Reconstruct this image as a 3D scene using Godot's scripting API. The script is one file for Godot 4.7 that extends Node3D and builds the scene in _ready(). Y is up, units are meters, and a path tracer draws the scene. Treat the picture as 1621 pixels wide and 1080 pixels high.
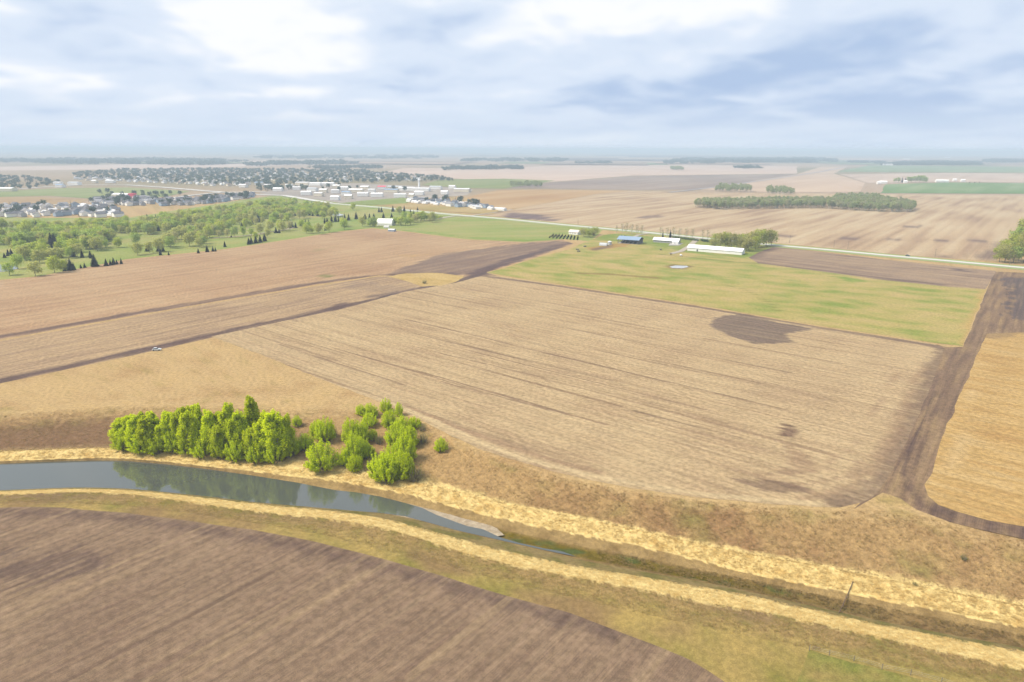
extends Node3D
# A drained prairie valley seen from about a hundred metres up. Units are metres, the view looks towards -z.

var rng := RandomNumberGenerator.new()
var M := {}
var N1 := FastNoiseLite.new()
var N2 := FastNoiseLite.new()
var N3 := FastNoiseLite.new()
var used := {}
var row_mean := 1.0
var grass_mean := 1.0
const GRID := 39.7            # the survey grid of the fields, degrees

func _ready() -> void:
	setup_view()
	rng.seed = 77
	for a in [[N1, 11], [N2, 23], [N3, 37]]:
		var n: FastNoiseLite = a[0]
		n.seed = a[1]
		n.noise_type = FastNoiseLite.TYPE_SIMPLEX_SMOOTH
		n.frequency = 1.0
		n.fractal_octaves = 3
	make_materials()
	make_land()
	make_fields()
	make_roads()
	make_water()
	make_farm()
	make_hall()
	make_creek_trees()
	make_park()
	make_field_woods()
	make_town()
	make_far_land()
	make_small_things()
	make_grass()

# ------------------------------------------------------------------ camera, sky, sun
func setup_view() -> void:
	var cam := Camera3D.new()
	cam.name = "camera"
	cam.position = Vector3(0, 100, 0)
	cam.rotation_degrees = Vector3(-15.73, 0, 0)
	cam.rotate_object_local(Vector3(0, 0, 1), deg_to_rad(0.212))
	cam.fov = 53.09
	cam.near = 0.5
	cam.far = 120000.0
	add_child(cam)
	cam.make_current()
	var we := WorldEnvironment.new()
	we.name = "world_environment"
	var e := Environment.new()
	e.background_mode = Environment.BG_SKY
	var s := Sky.new()
	var sm := PanoramaSkyMaterial.new()
	sm.panorama = ImageTexture.create_from_image(cloud_image())
	s.sky_material = sm
	e.sky = s
	e.background_energy_multiplier = 0.26
	e.tonemap_mode = Environment.TONE_MAPPER_LINEAR
	e.tonemap_exposure = 4.02
	e.fog_enabled = true
	e.fog_density = 0.00019
	e.fog_light_color = Color(0.86, 0.935, 1.0)
	e.sdfgi_enabled = true
	e.ssao_enabled = true
	e.ssil_enabled = true
	we.environment = e
	add_child(we)
	var sun := DirectionalLight3D.new()
	sun.name = "sun"
	sun.light_energy = 0.5
	sun.light_angular_distance = 18.0
	sun.light_color = Color(1.0, 0.955, 0.88)
	sun.shadow_enabled = true
	add_child(sun)
	sun.look_at_from_position(Vector3.ZERO, Vector3(0.62, -0.78, -0.12), Vector3.UP)

func cloud_image() -> Image:
	# a layered overcast: soft grey-blue bases under white tops, the same all round
	var w := 2048
	var h := 1024
	var n := FastNoiseLite.new()
	n.seed = 5
	n.noise_type = FastNoiseLite.TYPE_SIMPLEX_SMOOTH
	n.frequency = 1.0
	n.fractal_octaves = 4
	n.fractal_gain = 0.46
	var n2 := FastNoiseLite.new()
	n2.seed = 9
	n2.noise_type = FastNoiseLite.TYPE_SIMPLEX_SMOOTH
	n2.frequency = 1.0
	n2.fractal_octaves = 2
	var data := PackedByteArray()
	data.resize(w * h * 3)
	var white := Vector3(249, 251, 255)
	var pale := Vector3(219, 231, 247)
	var grey := Vector3(178, 199, 229)
	var low := Vector3(212, 225, 241)
	# broad banks of darker cloud: azimuth and height in degrees, half-widths, strength
	var banks := [[20.0, 6.0, 18.0, 2.6, 0.6], [29.0, 2.6, 15.0, 2.6, 0.75], [-5.0, 9.3, 10.0, 1.1, 0.55], [-34.0, 6.5, 8.0, 1.8, 0.35], [2.0, 3.0, 16.0, 0.9, 0.45],
		[9.0, 9.5, 12.0, 2.0, -0.7], [-20.0, 9.0, 9.0, 2.6, -0.5], [75.0, 7.0, 20.0, 2.5, 0.8], [120.0, 5.0, 18.0, 2.0, 0.6], [165.0, 9.0, 16.0, 3.0, 0.6], [-80.0, 6.0, 17.0, 2.4, 0.7], [-130.0, 8.0, 20.0, 2.6, 0.7],
		[-105.0, 10.0, 14.0, 3.0, -0.5], [95.0, 11.0, 14.0, 3.0, -0.5], [145.0, 4.0, 10.0, 2.0, -0.4]]
	for j in h:
		var el := 90.0 - (j + 0.5) / h * 180.0
		if el < -1.0:
			var c0 := Vector3i(low)
			for i in w:
				var o := (j * w + i) * 3
				data[o] = c0.x
				data[o + 1] = c0.y
				data[o + 2] = c0.z
			continue
		var up := log(maxf(el, 0.0) + 1.6) * 1.25
		var hz := smoothstep(4.6, 1.2, el)
		for i in w:
			var az := wrapf((i + 0.5) / w * 360.0, -180.0, 180.0)
			var a := deg_to_rad(az)
			var x := sin(a)
			var z := cos(a)
			var wx := n2.get_noise_3d(x * 5.0, up * 1.6, z * 5.0)
			var v := n.get_noise_3d(x * 4.6 + wx * 0.25, up * 2.0 + wx * 0.30, z * 4.6)
			# rounded tops: a ridged layer gives the cauliflower edges
			var r := 1.0 - absf(n.get_noise_3d(x * 8.0 + 7.0, up * 4.2 + wx * 0.5, z * 8.0)) * 2.0
			var d := 0.34 + v * 0.58 - (r - 0.6) * 0.16
			for b in banks:
				var da: float = wrapf(az - b[0], -180.0, 180.0) / b[2]
				if absf(da) > 2.2:
					continue
				var de: float = (el - b[1] + wx * 1.2) / b[3]
				if absf(de) > 2.2:
					continue
				d += b[4] * 0.62 * exp(-da * da - de * de)
			d = clampf(d, 0.0, 1.0)
			var c: Vector3
			if d < 0.4:
				c = white.lerp(pale, smoothstep(0.0, 0.4, d))
			else:
				c = pale.lerp(grey, smoothstep(0.4, 1.0, d))
			c = c.lerp(low, hz * 0.68)
			var o := (j * w + i) * 3
			data[o] = int(c.x)
			data[o + 1] = int(c.y)
			data[o + 2] = int(c.z)
	return Image.create_from_data(w, h, false, Image.FORMAT_RGB8, data)

# ------------------------------------------------------------------ helpers
func lin(r: float, g: float, b: float) -> Color:
	return Color(r / 255.0, g / 255.0, b / 255.0).srgb_to_linear()

# a base colour from the tone a surface shows in plain daylight
func tint(r: float, g: float, b: float, k := 0.42) -> Color:
	var c := lin(r, g, b)
	return Color(c.r * k, c.g * k, c.b * k)

func numbered(called: String) -> String:
	var k: int = used.get(called, 0)
	used[called] = k + 1
	return called if k == 0 else "%s_%03d" % [called, k]

func tag(o: Node, label: String, category: String, group := "", kind := "") -> void:
	o.set_meta("label", label)
	o.set_meta("category", category)
	if group != "":
		o.set_meta("group", group)
	if kind != "":
		o.set_meta("kind", kind)

func put(called: String, m: Mesh, mat, label: String, category: String, kind := "", group := "") -> MeshInstance3D:
	var o := MeshInstance3D.new()
	o.name = numbered(called)
	o.mesh = m
	if mat:
		o.material_override = mat
	add_child(o)
	tag(o, label, category, group, kind)
	return o

func thing(called: String, at: Vector3, turn: float, label: String, category: String, group := "") -> Node3D:
	var o := Node3D.new()
	o.name = numbered(called)
	add_child(o)
	o.position = at
	o.rotation_degrees.y = turn
	tag(o, label, category, group)
	return o

func part(called: String, m: Mesh, mat, parent: Node, at := Vector3.ZERO) -> MeshInstance3D:
	var o := MeshInstance3D.new()
	o.name = called
	o.mesh = m
	if mat:
		o.material_override = mat
	o.position = at
	parent.add_child(o, true)
	return o

func copy_of(src: Node3D, at: Vector3, turn: float, sc: Vector3, label: String, group: String, first: Array) -> Node3D:
	var o: Node3D
	var base: String = String(src.name)
	if not first.has(src):
		first.append(src)
		o = src
	else:
		o = src.duplicate()
		o.name = numbered(src.get_meta("base"))
		add_child(o)
	o.position = at
	o.rotation.y = turn
	o.scale = sc
	if label != "":
		o.set_meta("label", label)
	if group != "":
		o.set_meta("group", group)
	return o

func ordinal(n: int) -> String:
	var w := ["first", "second", "third", "fourth", "fifth", "sixth", "seventh", "eighth", "ninth", "tenth", "eleventh", "twelfth", "thirteenth", "fourteenth", "fifteenth", "sixteenth", "seventeenth", "eighteenth", "nineteenth", "twentieth", "twenty-first", "twenty-second", "twenty-third", "twenty-fourth", "twenty-fifth", "twenty-sixth", "twenty-seventh", "twenty-eighth", "twenty-ninth", "thirtieth", "thirty-first", "thirty-second"]
	return w[n]

func v2(a: Array) -> PackedVector2Array:
	var p := PackedVector2Array()
	for i in range(0, a.size(), 2):
		p.append(Vector2(a[i], a[i + 1]))
	return p

class Buf:
	var v := PackedVector3Array()
	var n := PackedVector3Array()
	var c := PackedColorArray()
	var u := PackedVector2Array()
	var u2 := PackedVector2Array()
	var ix := PackedInt32Array()
	func arrays(col: bool, uv: bool) -> Array:
		var a := []
		a.resize(Mesh.ARRAY_MAX)
		a[Mesh.ARRAY_VERTEX] = v
		a[Mesh.ARRAY_NORMAL] = n
		if col:
			a[Mesh.ARRAY_COLOR] = c
		if uv:
			a[Mesh.ARRAY_TEX_UV] = u
			a[Mesh.ARRAY_TEX_UV2] = u2
		a[Mesh.ARRAY_INDEX] = ix
		return a
	func face(p: Vector3, q: Vector3, r: Vector3, s: Vector3) -> void:
		# a flat quad, p q r s clockwise from outside
		var k := v.size()
		var no := (r - p).cross(q - p).normalized()
		for x in [p, q, r, s]:
			v.append(x)
			n.append(no)
		for i in [0, 1, 2, 0, 2, 3]:
			ix.append(k + i)
	func tri(p: Vector3, q: Vector3, r: Vector3) -> void:
		var k := v.size()
		var no := (r - p).cross(q - p).normalized()
		for x in [p, q, r]:
			v.append(x)
			n.append(no)
		for i in 3:
			ix.append(k + i)
	func box(lo: Vector3, hi: Vector3) -> void:
		var a := lo
		var b := hi
		face(Vector3(a.x, b.y, a.z), Vector3(b.x, b.y, a.z), Vector3(b.x, b.y, b.z), Vector3(a.x, b.y, b.z))
		face(Vector3(a.x, a.y, b.z), Vector3(b.x, a.y, b.z), Vector3(b.x, a.y, a.z), Vector3(a.x, a.y, a.z))
		face(Vector3(a.x, b.y, b.z), Vector3(b.x, b.y, b.z), Vector3(b.x, a.y, b.z), Vector3(a.x, a.y, b.z))
		face(Vector3(b.x, b.y, a.z), Vector3(a.x, b.y, a.z), Vector3(a.x, a.y, a.z), Vector3(b.x, a.y, a.z))
		face(Vector3(b.x, b.y, b.z), Vector3(b.x, b.y, a.z), Vector3(b.x, a.y, a.z), Vector3(b.x, a.y, b.z))
		face(Vector3(a.x, b.y, a.z), Vector3(a.x, b.y, b.z), Vector3(a.x, a.y, b.z), Vector3(a.x, a.y, a.z))
	func tube(p: Vector3, q: Vector3, r0: float, r1: float, sides := 5) -> void:
		var d := (q - p).normalized()
		var x := d.cross(Vector3(0.31, 0.2, 0.93)).normalized()
		var y := d.cross(x)
		var k := v.size()
		for i in sides:
			var a := TAU * i / sides
			var o := x * cos(a) + y * sin(a)
			v.append(p + o * r0)
			n.append(o)
			v.append(q + o * r1)
			n.append(o)
		for i in sides:
			var j := (i + 1) % sides
			for t in [0, 1, 2, 2, 1, 3]:
				ix.append(k + [i * 2, i * 2 + 1, j * 2, j * 2 + 1][t])
	func mesh(col := false, uv := false) -> ArrayMesh:
		var m := ArrayMesh.new()
		m.add_surface_from_arrays(Mesh.PRIMITIVE_TRIANGLES, arrays(col, uv))
		return m

func mat(c: Color, rough := 0.9, metal := 0.0) -> StandardMaterial3D:
	var m := StandardMaterial3D.new()
	m.albedo_color = c.linear_to_srgb()
	m.roughness = rough
	m.metallic = metal
	return m

# an 8-bit grey picture from linear values
func grey_texture(vals: PackedFloat32Array, size: int) -> ImageTexture:
	var d := PackedByteArray()
	d.resize(size * size)
	for i in vals.size():
		d[i] = int(clampf(pow(clampf(vals[i], 0.0, 1.0), 1.0 / 2.2), 0.0, 1.0) * 255.0)
	var im := Image.create_from_data(size, size, false, Image.FORMAT_L8, d)
	im.convert(Image.FORMAT_RGBA8)
	im.generate_mipmaps()
	return ImageTexture.create_from_image(im)

func seamless(seed_: int, fr: float, w: int, h: int, size: int, oct := 3) -> PackedByteArray:
	var n := FastNoiseLite.new()
	n.seed = seed_
	n.noise_type = FastNoiseLite.TYPE_SIMPLEX_SMOOTH
	n.frequency = fr
	n.fractal_octaves = oct
	var im := n.get_seamless_image(w, h, false, false, 0.15, true)
	im.convert(Image.FORMAT_L8)
	im.resize(size, size, Image.INTERPOLATE_CUBIC)
	return im.get_data()

func make_materials() -> void:
	var s := 512
	var rows := seamless(3, 0.06, 40, 512, s)
	var rows2 := seamless(4, 0.022, 24, 256, s)
	var fine := seamless(6, 0.16, 512, 512, s, 2)
	var clump := seamless(8, 0.035, 512, 512, s, 4)
	var a := PackedFloat32Array()
	var b := PackedFloat32Array()
	var d := PackedFloat32Array()
	a.resize(s * s)
	b.resize(s * s)
	d.resize(s * s)
	var r := RandomNumberGenerator.new()
	r.seed = 12
	var sa := 0.0
	var sb := 0.0
	var sd := 0.0
	for i in s * s:
		var f := fine[i] / 255.0 - 0.5
		var fleck := 0.22 if r.randf() > 0.975 else 0.0
		a[i] = clampf(0.70 + (rows[i] / 255.0 - 0.5) * 0.26 + (rows2[i] / 255.0 - 0.5) * 0.18 + (r.randf() - 0.5) * 0.20 + f * 0.34 + fleck, 0.1, 1.0)
		b[i] = clampf(0.72 + f * 0.55 + (clump[i] / 255.0 - 0.5) * 0.30 + (r.randf() - 0.5) * 0.16, 0.1, 1.0)
		d[i] = clampf(0.80 + (clump[i] / 255.0 - 0.5) * 0.40 + f * 0.22, 0.1, 1.0)
		sa += a[i]
		sb += b[i]
		sd += d[i]
	var ta := grey_texture(a, s)
	var tb := grey_texture(b, s)
	var td := grey_texture(d, s)
	row_mean = sa * sd / pow(s * s, 2)
	grass_mean = sb * sd / pow(s * s, 2)
	for k in ["rows", "grass"]:
		var m := StandardMaterial3D.new()
		m.vertex_color_use_as_albedo = true
		m.roughness = 0.95
		m.metallic_specular = 0.15
		m.albedo_texture = ta if k == "rows" else tb
		m.detail_enabled = true
		m.detail_albedo = td
		m.detail_blend_mode = BaseMaterial3D.BLEND_MODE_MUL
		m.detail_uv_layer = BaseMaterial3D.DETAIL_UV_2
		M[k] = m
	var p := StandardMaterial3D.new()
	p.vertex_color_use_as_albedo = true
	p.roughness = 0.95
	p.metallic_specular = 0.15
	M["plain"] = p
	M["bark"] = mat(Color(0.16, 0.135, 0.11), 0.95)
	M["pale_bark"] = mat(Color(0.40, 0.37, 0.33), 0.9)
	for k in [["leaf", 1.0], ["needle", 0.2]]:
		var m := StandardMaterial3D.new()
		m.vertex_color_use_as_albedo = true
		m.roughness = 0.75
		m.metallic_specular = 0.25
		m.backlight_enabled = true
		m.backlight = Color(k[1], k[1], k[1])
		M[k[0]] = m
	M["white_metal"] = mat(Color(0.80, 0.80, 0.80), 0.55)
	M["white_wall"] = mat(Color(0.72, 0.71, 0.68), 0.8)
	M["grey_wall"] = mat(Color(0.30, 0.30, 0.31), 0.85)
	M["dark_wall"] = mat(Color(0.09, 0.09, 0.10), 0.9)
	M["cream_wall"] = mat(Color(0.62, 0.56, 0.44), 0.85)
	M["brick_wall"] = mat(Color(0.34, 0.20, 0.15), 0.9)
	M["blue_wall"] = mat(Color(0.24, 0.31, 0.40), 0.85)
	M["blue_metal"] = mat(Color(0.20, 0.28, 0.39), 0.6)
	M["grey_metal"] = mat(Color(0.42, 0.44, 0.46), 0.45)
	M["dark_roof"] = mat(Color(0.10, 0.10, 0.115), 0.9)
	M["grey_roof"] = mat(Color(0.22, 0.22, 0.24), 0.9)
	M["brown_roof"] = mat(Color(0.20, 0.15, 0.12), 0.9)
	M["pale_roof"] = mat(Color(0.55, 0.55, 0.56), 0.8)
	M["red_roof"] = mat(Color(0.62, 0.05, 0.09), 0.7)
	M["glass"] = mat(Color(0.03, 0.04, 0.05), 0.1)
	M["concrete"] = mat(Color(0.50, 0.48, 0.45), 0.9)
	M["rubber"] = mat(Color(0.03, 0.03, 0.03), 0.9)
	M["wood"] = mat(Color(0.13, 0.085, 0.06), 0.95)
	M["grey_wood"] = mat(Color(0.17, 0.15, 0.13), 0.95)
	M["silver_paint"] = mat(Color(0.55, 0.57, 0.58), 0.35, 0.2)
	M["dark_paint"] = mat(Color(0.05, 0.055, 0.07), 0.3)
	var w := StandardMaterial3D.new()
	w.albedo_color = Color(0.065, 0.072, 0.064).linear_to_srgb()
	w.roughness = 0.06
	w.metallic_specular = 1.0
	var nn := FastNoiseLite.new()
	nn.seed = 2
	nn.frequency = 0.03
	nn.fractal_octaves = 3
	var ni := nn.get_seamless_image(256, 256)
	ni.convert(Image.FORMAT_RGBA8)
	ni.bump_map_to_normal_map(1.0)
	w.normal_enabled = true
	w.normal_texture = ImageTexture.create_from_image(ni)
	w.normal_scale = 0.05
	w.uv1_triplanar = true
	w.uv1_world_triplanar = true
	w.uv1_scale = Vector3(0.12, 0.12, 0.12)
	M["water"] = w

# ------------------------------------------------------------------ land
# Lines that follow the drained valley, from the near rim to the far rim: x, y, z.
const LINES := [
[-1660,0.0,-178.4,-460,0.0,-178.4,-160,0.0,-178.4,-152,0.0,-178.7,-143.9,0.0,-178.9,-135.7,0.0,-178.9,-127.3,0.0,-178.6,-118.7,0.0,-177.9,-110,0.0,-176.9,-101,0.0,-175.2,-92.1,0.0,-173.3,-83.3,0.0,-171.3,-74.6,0.0,-169.2,-66,0.0,-166.8,-57.5,0.0,-164.3,-49.1,0.0,-161.5,-40.9,0.0,-158.3,-32.9,0.0,-155.2,-25.2,0.0,-151.9,-17.7,0.0,-148.7,-10.6,0.0,-145.8,-3.6,0.0,-143.1,3.1,0.0,-140.4,9.7,0.0,-137.7,16,0.0,-135.2,22.2,0.0,-133,28.2,0.0,-130.9,34.1,0.0,-128.8,39.8,0.0,-126.9,45.4,0.0,-125,50.9,0.0,-123.3,56.2,0.0,-121.6,61.5,0.0,-119.9,66.6,0.0,-118.3,71.7,0.0,-116.7,76.6,0.0,-115.2,81.5,0.0,-113.8,86.3,0.0,-112.5,91,0.0,-111.2,95.6,0.0,-109.9,100.2,0.0,-108.6,104.7,0.0,-107.4,109.5,0.0,-106.7,409.5,0.0,-46.7,1609.5,0.0,-46.7],
[-1667,-2.2,-187,-467,-2.2,-187,-167,-2.2,-187,-158.8,-2.2,-187.4,-150.7,-2.2,-188.1,-142.6,-2.2,-188.8,-134.3,-2.2,-189.3,-125.5,-2.2,-189,-116.3,-2.2,-188,-106.8,-2.2,-186.1,-97.2,-2.2,-183.7,-87.7,-2.2,-181.3,-78.6,-2.2,-179,-69.7,-2.2,-177.2,-61.1,-2.2,-175.7,-52.6,-2.2,-174.1,-44.1,-2.2,-172,-35.6,-2.2,-169.1,-27.2,-2.2,-165.2,-19,-2.2,-160.8,-11.3,-2.2,-156.8,-3.9,-2.2,-153.7,3.3,-2.2,-150.9,10.3,-2.2,-148.6,17.2,-2.2,-146.5,23.8,-2.2,-144.5,30.3,-2.2,-142.5,36.7,-2.2,-140.5,42.9,-2.2,-138.4,48.9,-2.2,-136.5,54.9,-2.2,-134.7,60.7,-2.2,-132.9,66.3,-2.2,-131,71.7,-2.2,-129,77,-2.2,-126.9,82.1,-2.2,-124.9,87,-2.2,-122.9,91.9,-2.2,-121.1,96.7,-2.2,-119.3,101.4,-2.2,-117.6,106,-2.2,-116,110.6,-2.2,-114.5,115.1,-2.2,-113,415.1,-2.2,-53,1615.1,-2.2,-53],
[-1672.2,-4.4,-193,-472.2,-4.4,-193,-172.2,-4.4,-193,-163.7,-4.4,-193.4,-155.4,-4.4,-194.1,-147.1,-4.4,-194.9,-138.5,-4.4,-195.5,-129.5,-4.4,-195.3,-120.2,-4.4,-194.6,-110.6,-4.4,-193.2,-101,-4.4,-191.4,-91.4,-4.4,-189.4,-81.9,-4.4,-187.4,-72.8,-4.4,-185.7,-63.8,-4.4,-184.2,-54.9,-4.4,-182.6,-46.1,-4.4,-180.6,-37.3,-4.4,-177.9,-28.5,-4.4,-174.3,-20,-4.4,-170.1,-11.9,-4.4,-166.2,-4.1,-4.4,-162.6,3.5,-4.4,-159.5,10.8,-4.4,-156.9,18,-4.4,-154.6,25,-4.4,-152.5,31.9,-4.4,-150.6,38.6,-4.4,-148.7,45.2,-4.4,-146.8,51.6,-4.4,-144.9,57.8,-4.4,-142.9,63.8,-4.4,-140.6,69.6,-4.4,-138.2,75.2,-4.4,-136,80.7,-4.4,-133.9,86.2,-4.4,-131.9,91.5,-4.4,-130.1,96.8,-4.4,-128.4,102,-4.4,-126.8,107.1,-4.4,-125.2,112.1,-4.4,-123.6,116.9,-4.4,-122,121.6,-4.4,-120.4,421.6,-4.4,-60.4,1621.6,-4.4,-60.4],
[-1677,-6.8,-198.5,-477,-6.8,-198.5,-177,-6.8,-198.5,-168.2,-6.8,-198.8,-159.7,-6.8,-199.6,-151.2,-6.8,-200.5,-142.4,-6.8,-201.1,-133.1,-6.8,-201,-123.6,-6.8,-200.3,-113.7,-6.8,-198.7,-103.8,-6.8,-196.9,-94,-6.8,-195,-84.2,-6.8,-192.8,-74.8,-6.8,-191.1,-65.6,-6.8,-189.7,-56.6,-6.8,-188.3,-47.6,-6.8,-186.9,-38.7,-6.8,-185.4,-29.8,-6.8,-182.5,-21,-6.8,-178.5,-12.5,-6.8,-174.7,-4.3,-6.8,-171.4,3.7,-6.8,-168.3,11.3,-6.8,-165,18.7,-6.8,-161.7,26,-6.8,-159.3,33.1,-6.8,-157,40.1,-6.8,-154.8,46.8,-6.8,-152.7,53.4,-6.8,-150.4,59.8,-6.8,-148.1,65.9,-6.8,-145.5,71.9,-6.8,-143.1,77.7,-6.8,-140.8,83.4,-6.8,-138.6,89,-6.8,-136.5,94.5,-6.8,-134.6,99.9,-6.8,-132.8,105.3,-6.8,-131.1,110.5,-6.8,-129.5,115.6,-6.8,-127.8,120.6,-6.8,-126.1,125.4,-6.8,-124.5,425.4,-6.8,-64.5,1625.4,-6.8,-64.5],
[-1691.6,-6.8,-217.3,-491.6,-6.8,-217.3,-191.6,-6.8,-217.3,-182.1,-6.8,-217.7,-172.9,-6.8,-218.7,-163.8,-6.8,-219.7,-154.3,-6.8,-220.4,-144.6,-6.8,-220.8,-134.4,-6.8,-220.4,-123.7,-6.8,-218.7,-112.8,-6.8,-216.4,-101.9,-6.8,-213.9,-91.2,-6.8,-211,-80.6,-6.8,-207.9,-70.2,-6.8,-204.8,-59.9,-6.8,-201,-50.2,-6.8,-198.6,-40.5,-6.8,-195.2,-31,-6.8,-190.7,-21.8,-6.8,-186.3,-12.9,-6.8,-181.9,-4.4,-6.8,-177.9,3.8,-6.8,-174.3,11.7,-6.8,-171.2,19.4,-6.8,-168.4,26.9,-6.8,-165.6,34.2,-6.8,-162.9,41.2,-6.8,-160.3,48.2,-6.8,-157.8,54.9,-6.8,-155.4,61.5,-6.8,-153.1,67.8,-6.8,-150.5,73.9,-6.8,-148,79.9,-6.8,-145.8,85.9,-6.8,-143.7,91.6,-6.8,-141.6,97.3,-6.8,-139.5,102.8,-6.8,-137.5,108.1,-6.8,-135.6,113.4,-6.8,-133.7,118.5,-6.8,-131.8,123.6,-6.8,-130,128.5,-6.8,-128.2,428.5,-6.8,-68.2,1628.5,-6.8,-68.2],
[-1692.1,-6.0,-218.1,-492.1,-6.0,-218.1,-192.1,-6.0,-218.1,-182.6,-6.0,-218.6,-173.2,-6.0,-219.2,-163.8,-6.0,-220,-154.4,-6.0,-220.8,-144.9,-6.0,-221.5,-134.5,-6.0,-220.8,-123.7,-6.0,-219,-112.8,-6.0,-216.8,-102,-6.0,-214.4,-91.5,-6.0,-212,-81.1,-6.0,-209.7,-70.9,-6.0,-207.5,-60.9,-6.0,-205.2,-51,-6.0,-202.4,-41.2,-6.0,-199.1,-31.6,-6.0,-195,-22.2,-6.0,-190.3,-13.2,-6.0,-186,-4.5,-6.0,-182,3.8,-6.0,-178.4,11.9,-6.0,-175.1,19.7,-6.0,-172.2,27.4,-6.0,-169.7,34.8,-6.0,-167,41.9,-6.0,-163.8,48.8,-6.0,-160.6,55.4,-6.0,-157.4,61.8,-6.0,-154.5,68.2,-6.0,-152,74.5,-6.0,-149.7,80.6,-6.0,-147.5,86.5,-6.0,-145.3,92.3,-6.0,-143.1,98,-6.0,-141,103.5,-6.0,-139,108.9,-6.0,-137,114.2,-6.0,-135.1,119.3,-6.0,-133.2,124.4,-6.0,-131.3,129.3,-6.0,-129.5,429.3,-6.0,-69.5,1629.3,-6.0,-69.5],
[-1696,-4.9,-223.5,-496,-4.9,-223.5,-196,-4.9,-223.5,-186.6,-4.9,-224.4,-177.2,-4.9,-225.3,-167.8,-4.9,-226.3,-158.2,-4.9,-227.2,-148.3,-4.9,-227.7,-137.8,-4.9,-227.2,-126.9,-4.9,-225.8,-116.1,-4.9,-224.3,-105.4,-4.9,-222.7,-94.7,-4.9,-220.8,-83.9,-4.9,-218.3,-73.4,-4.9,-215.8,-63.1,-4.9,-213.7,-52.7,-4.9,-210.3,-42.4,-4.9,-206.1,-32.6,-4.9,-202.4,-23,-4.9,-198.5,-13.7,-4.9,-194,-4.7,-4.9,-189.6,3.9,-4.9,-185.8,12.3,-4.9,-182.5,20.4,-4.9,-179.4,28.3,-4.9,-176.5,35.9,-4.9,-173.5,43.2,-4.9,-170.2,50.4,-4.9,-167.1,57.3,-4.9,-164.1,64.1,-4.9,-161.5,70.8,-4.9,-159.3,77.5,-4.9,-157.3,83.8,-4.9,-154.9,90,-4.9,-152.5,95.9,-4.9,-150.2,101.8,-4.9,-147.9,107.5,-4.9,-145.7,113.1,-4.9,-143.7,118.5,-4.9,-141.6,123.8,-4.9,-139.6,129,-4.9,-137.6,134,-4.9,-135.6,434,-4.9,-75.6,1634,-4.9,-75.6],
[-1713.8,0.0,-247.8,-513.8,0.0,-247.8,-213.8,0.0,-247.8,-202.5,0.0,-247.3,-192.5,0.0,-248.6,-183.2,0.0,-251.2,-173.6,0.0,-253.6,-163.6,0.0,-255.6,-153.2,0.0,-257.1,-142,0.0,-257.4,-130.7,0.0,-257.4,-119.2,0.0,-256.8,-107.5,0.0,-255.9,-95.9,0.0,-254.7,-84.3,0.0,-253.5,-73.1,0.0,-253.5,-62.2,0.0,-254.6,-50.9,0.0,-253.8,-38.7,0.0,-246.6,-26.5,0.0,-234.2,-15.3,0.0,-221.4,-5.2,0.0,-211.5,4.2,0.0,-204.4,13.1,0.0,-198.8,21.6,0.0,-194.1,29.9,0.0,-190.3,38,0.0,-187,46,0.0,-184.6,53.9,0.0,-182.5,61.8,0.0,-181.1,69.7,0.0,-179.8,77.4,0.0,-178.4,85.1,0.0,-177.2,93,0.0,-176.7,101.3,0.0,-177,109.3,0.0,-176.7,116,0.0,-174.3,122,0.0,-171,127.8,0.0,-167.7,133.5,0.0,-164.8,139.1,0.0,-162,144.6,0.0,-159.3,149.9,0.0,-156.7,449.9,0.0,-96.7,1649.9,0.0,-96.7]]
var L3 := []      # the same lines, smoothed
const SUB := 12

func make_land() -> void:
	for a in LINES:
		var p := []
		for i in range(0, a.size(), 3):
			p.append(Vector3(a[i], a[i + 1], a[i + 2]))
		var o := PackedVector3Array()
		for i in p.size() - 1:
			var n: int = 2 if i == 0 or i == p.size() - 2 else SUB
			for k in n:
				var a0: Vector3 = p[maxi(i - 1, 0)]
				var a3: Vector3 = p[mini(i + 2, p.size() - 1)]
				var t: float = float(k) / n
				if i < 3 or i > p.size() - 5:
					o.append(p[i].lerp(p[i + 1], t))
				else:
					o.append(p[i].cubic_interpolate(p[i + 1], a0, a3, t))
		o.append(p[-1])
		L3.append(o)
	# near rim and far edge, for the ground on both sides
	var near := PackedVector3Array()
	var far := PackedVector3Array()
	var m: int = L3[0].size()
	for i in m:
		var t := float(i) / (m - 1)
		near.append(Vector3(L3[0][i].x, 0, 400))
		far.append(Vector3(lerpf(-42000, 42000, t) , 0, -32000))
	var verge_c := func(p: Vector3, _q: float) -> Color: return verge_tone(Vector2(p.x, p.z))
	put("grass_verge", loft(near, L3[0], 40, 0.0, 2.2, verge_c, 0.0), M.grass, "dry yellow-green grass verge between the dark ploughed field and the ditch", "grass verge", "structure")
	put("ditch_bank", loft_many([0, 1, 2, 3], [7, 7, 6], 0.10), M.grass, "near bank of the ditch with its pale straw band", "bank", "structure")
	put("ditch_bed", loft_many([3, 4], [14], 0.10), M.grass, "olive and tan bed of the drained ditch", "ditch bed", "structure")
	put("ditch_bank", loft_many([4, 5, 6], [6, 10], 0.13), M.grass, "far bank of the ditch with its ragged straw band", "bank", "structure")
	put("grass_slope", loft_many([6, 7], [34], 0.17), M.grass, "brown grassy slope rising from the ditch to the stubble field", "slope", "structure")
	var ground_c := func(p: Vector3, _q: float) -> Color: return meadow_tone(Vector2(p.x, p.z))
	put("ground", loft(L3[7], far, 110, 0.0, 5.2, ground_c, 0.0), M.grass, "open prairie of dry tan grass running to the horizon", "ground", "structure")

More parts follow.
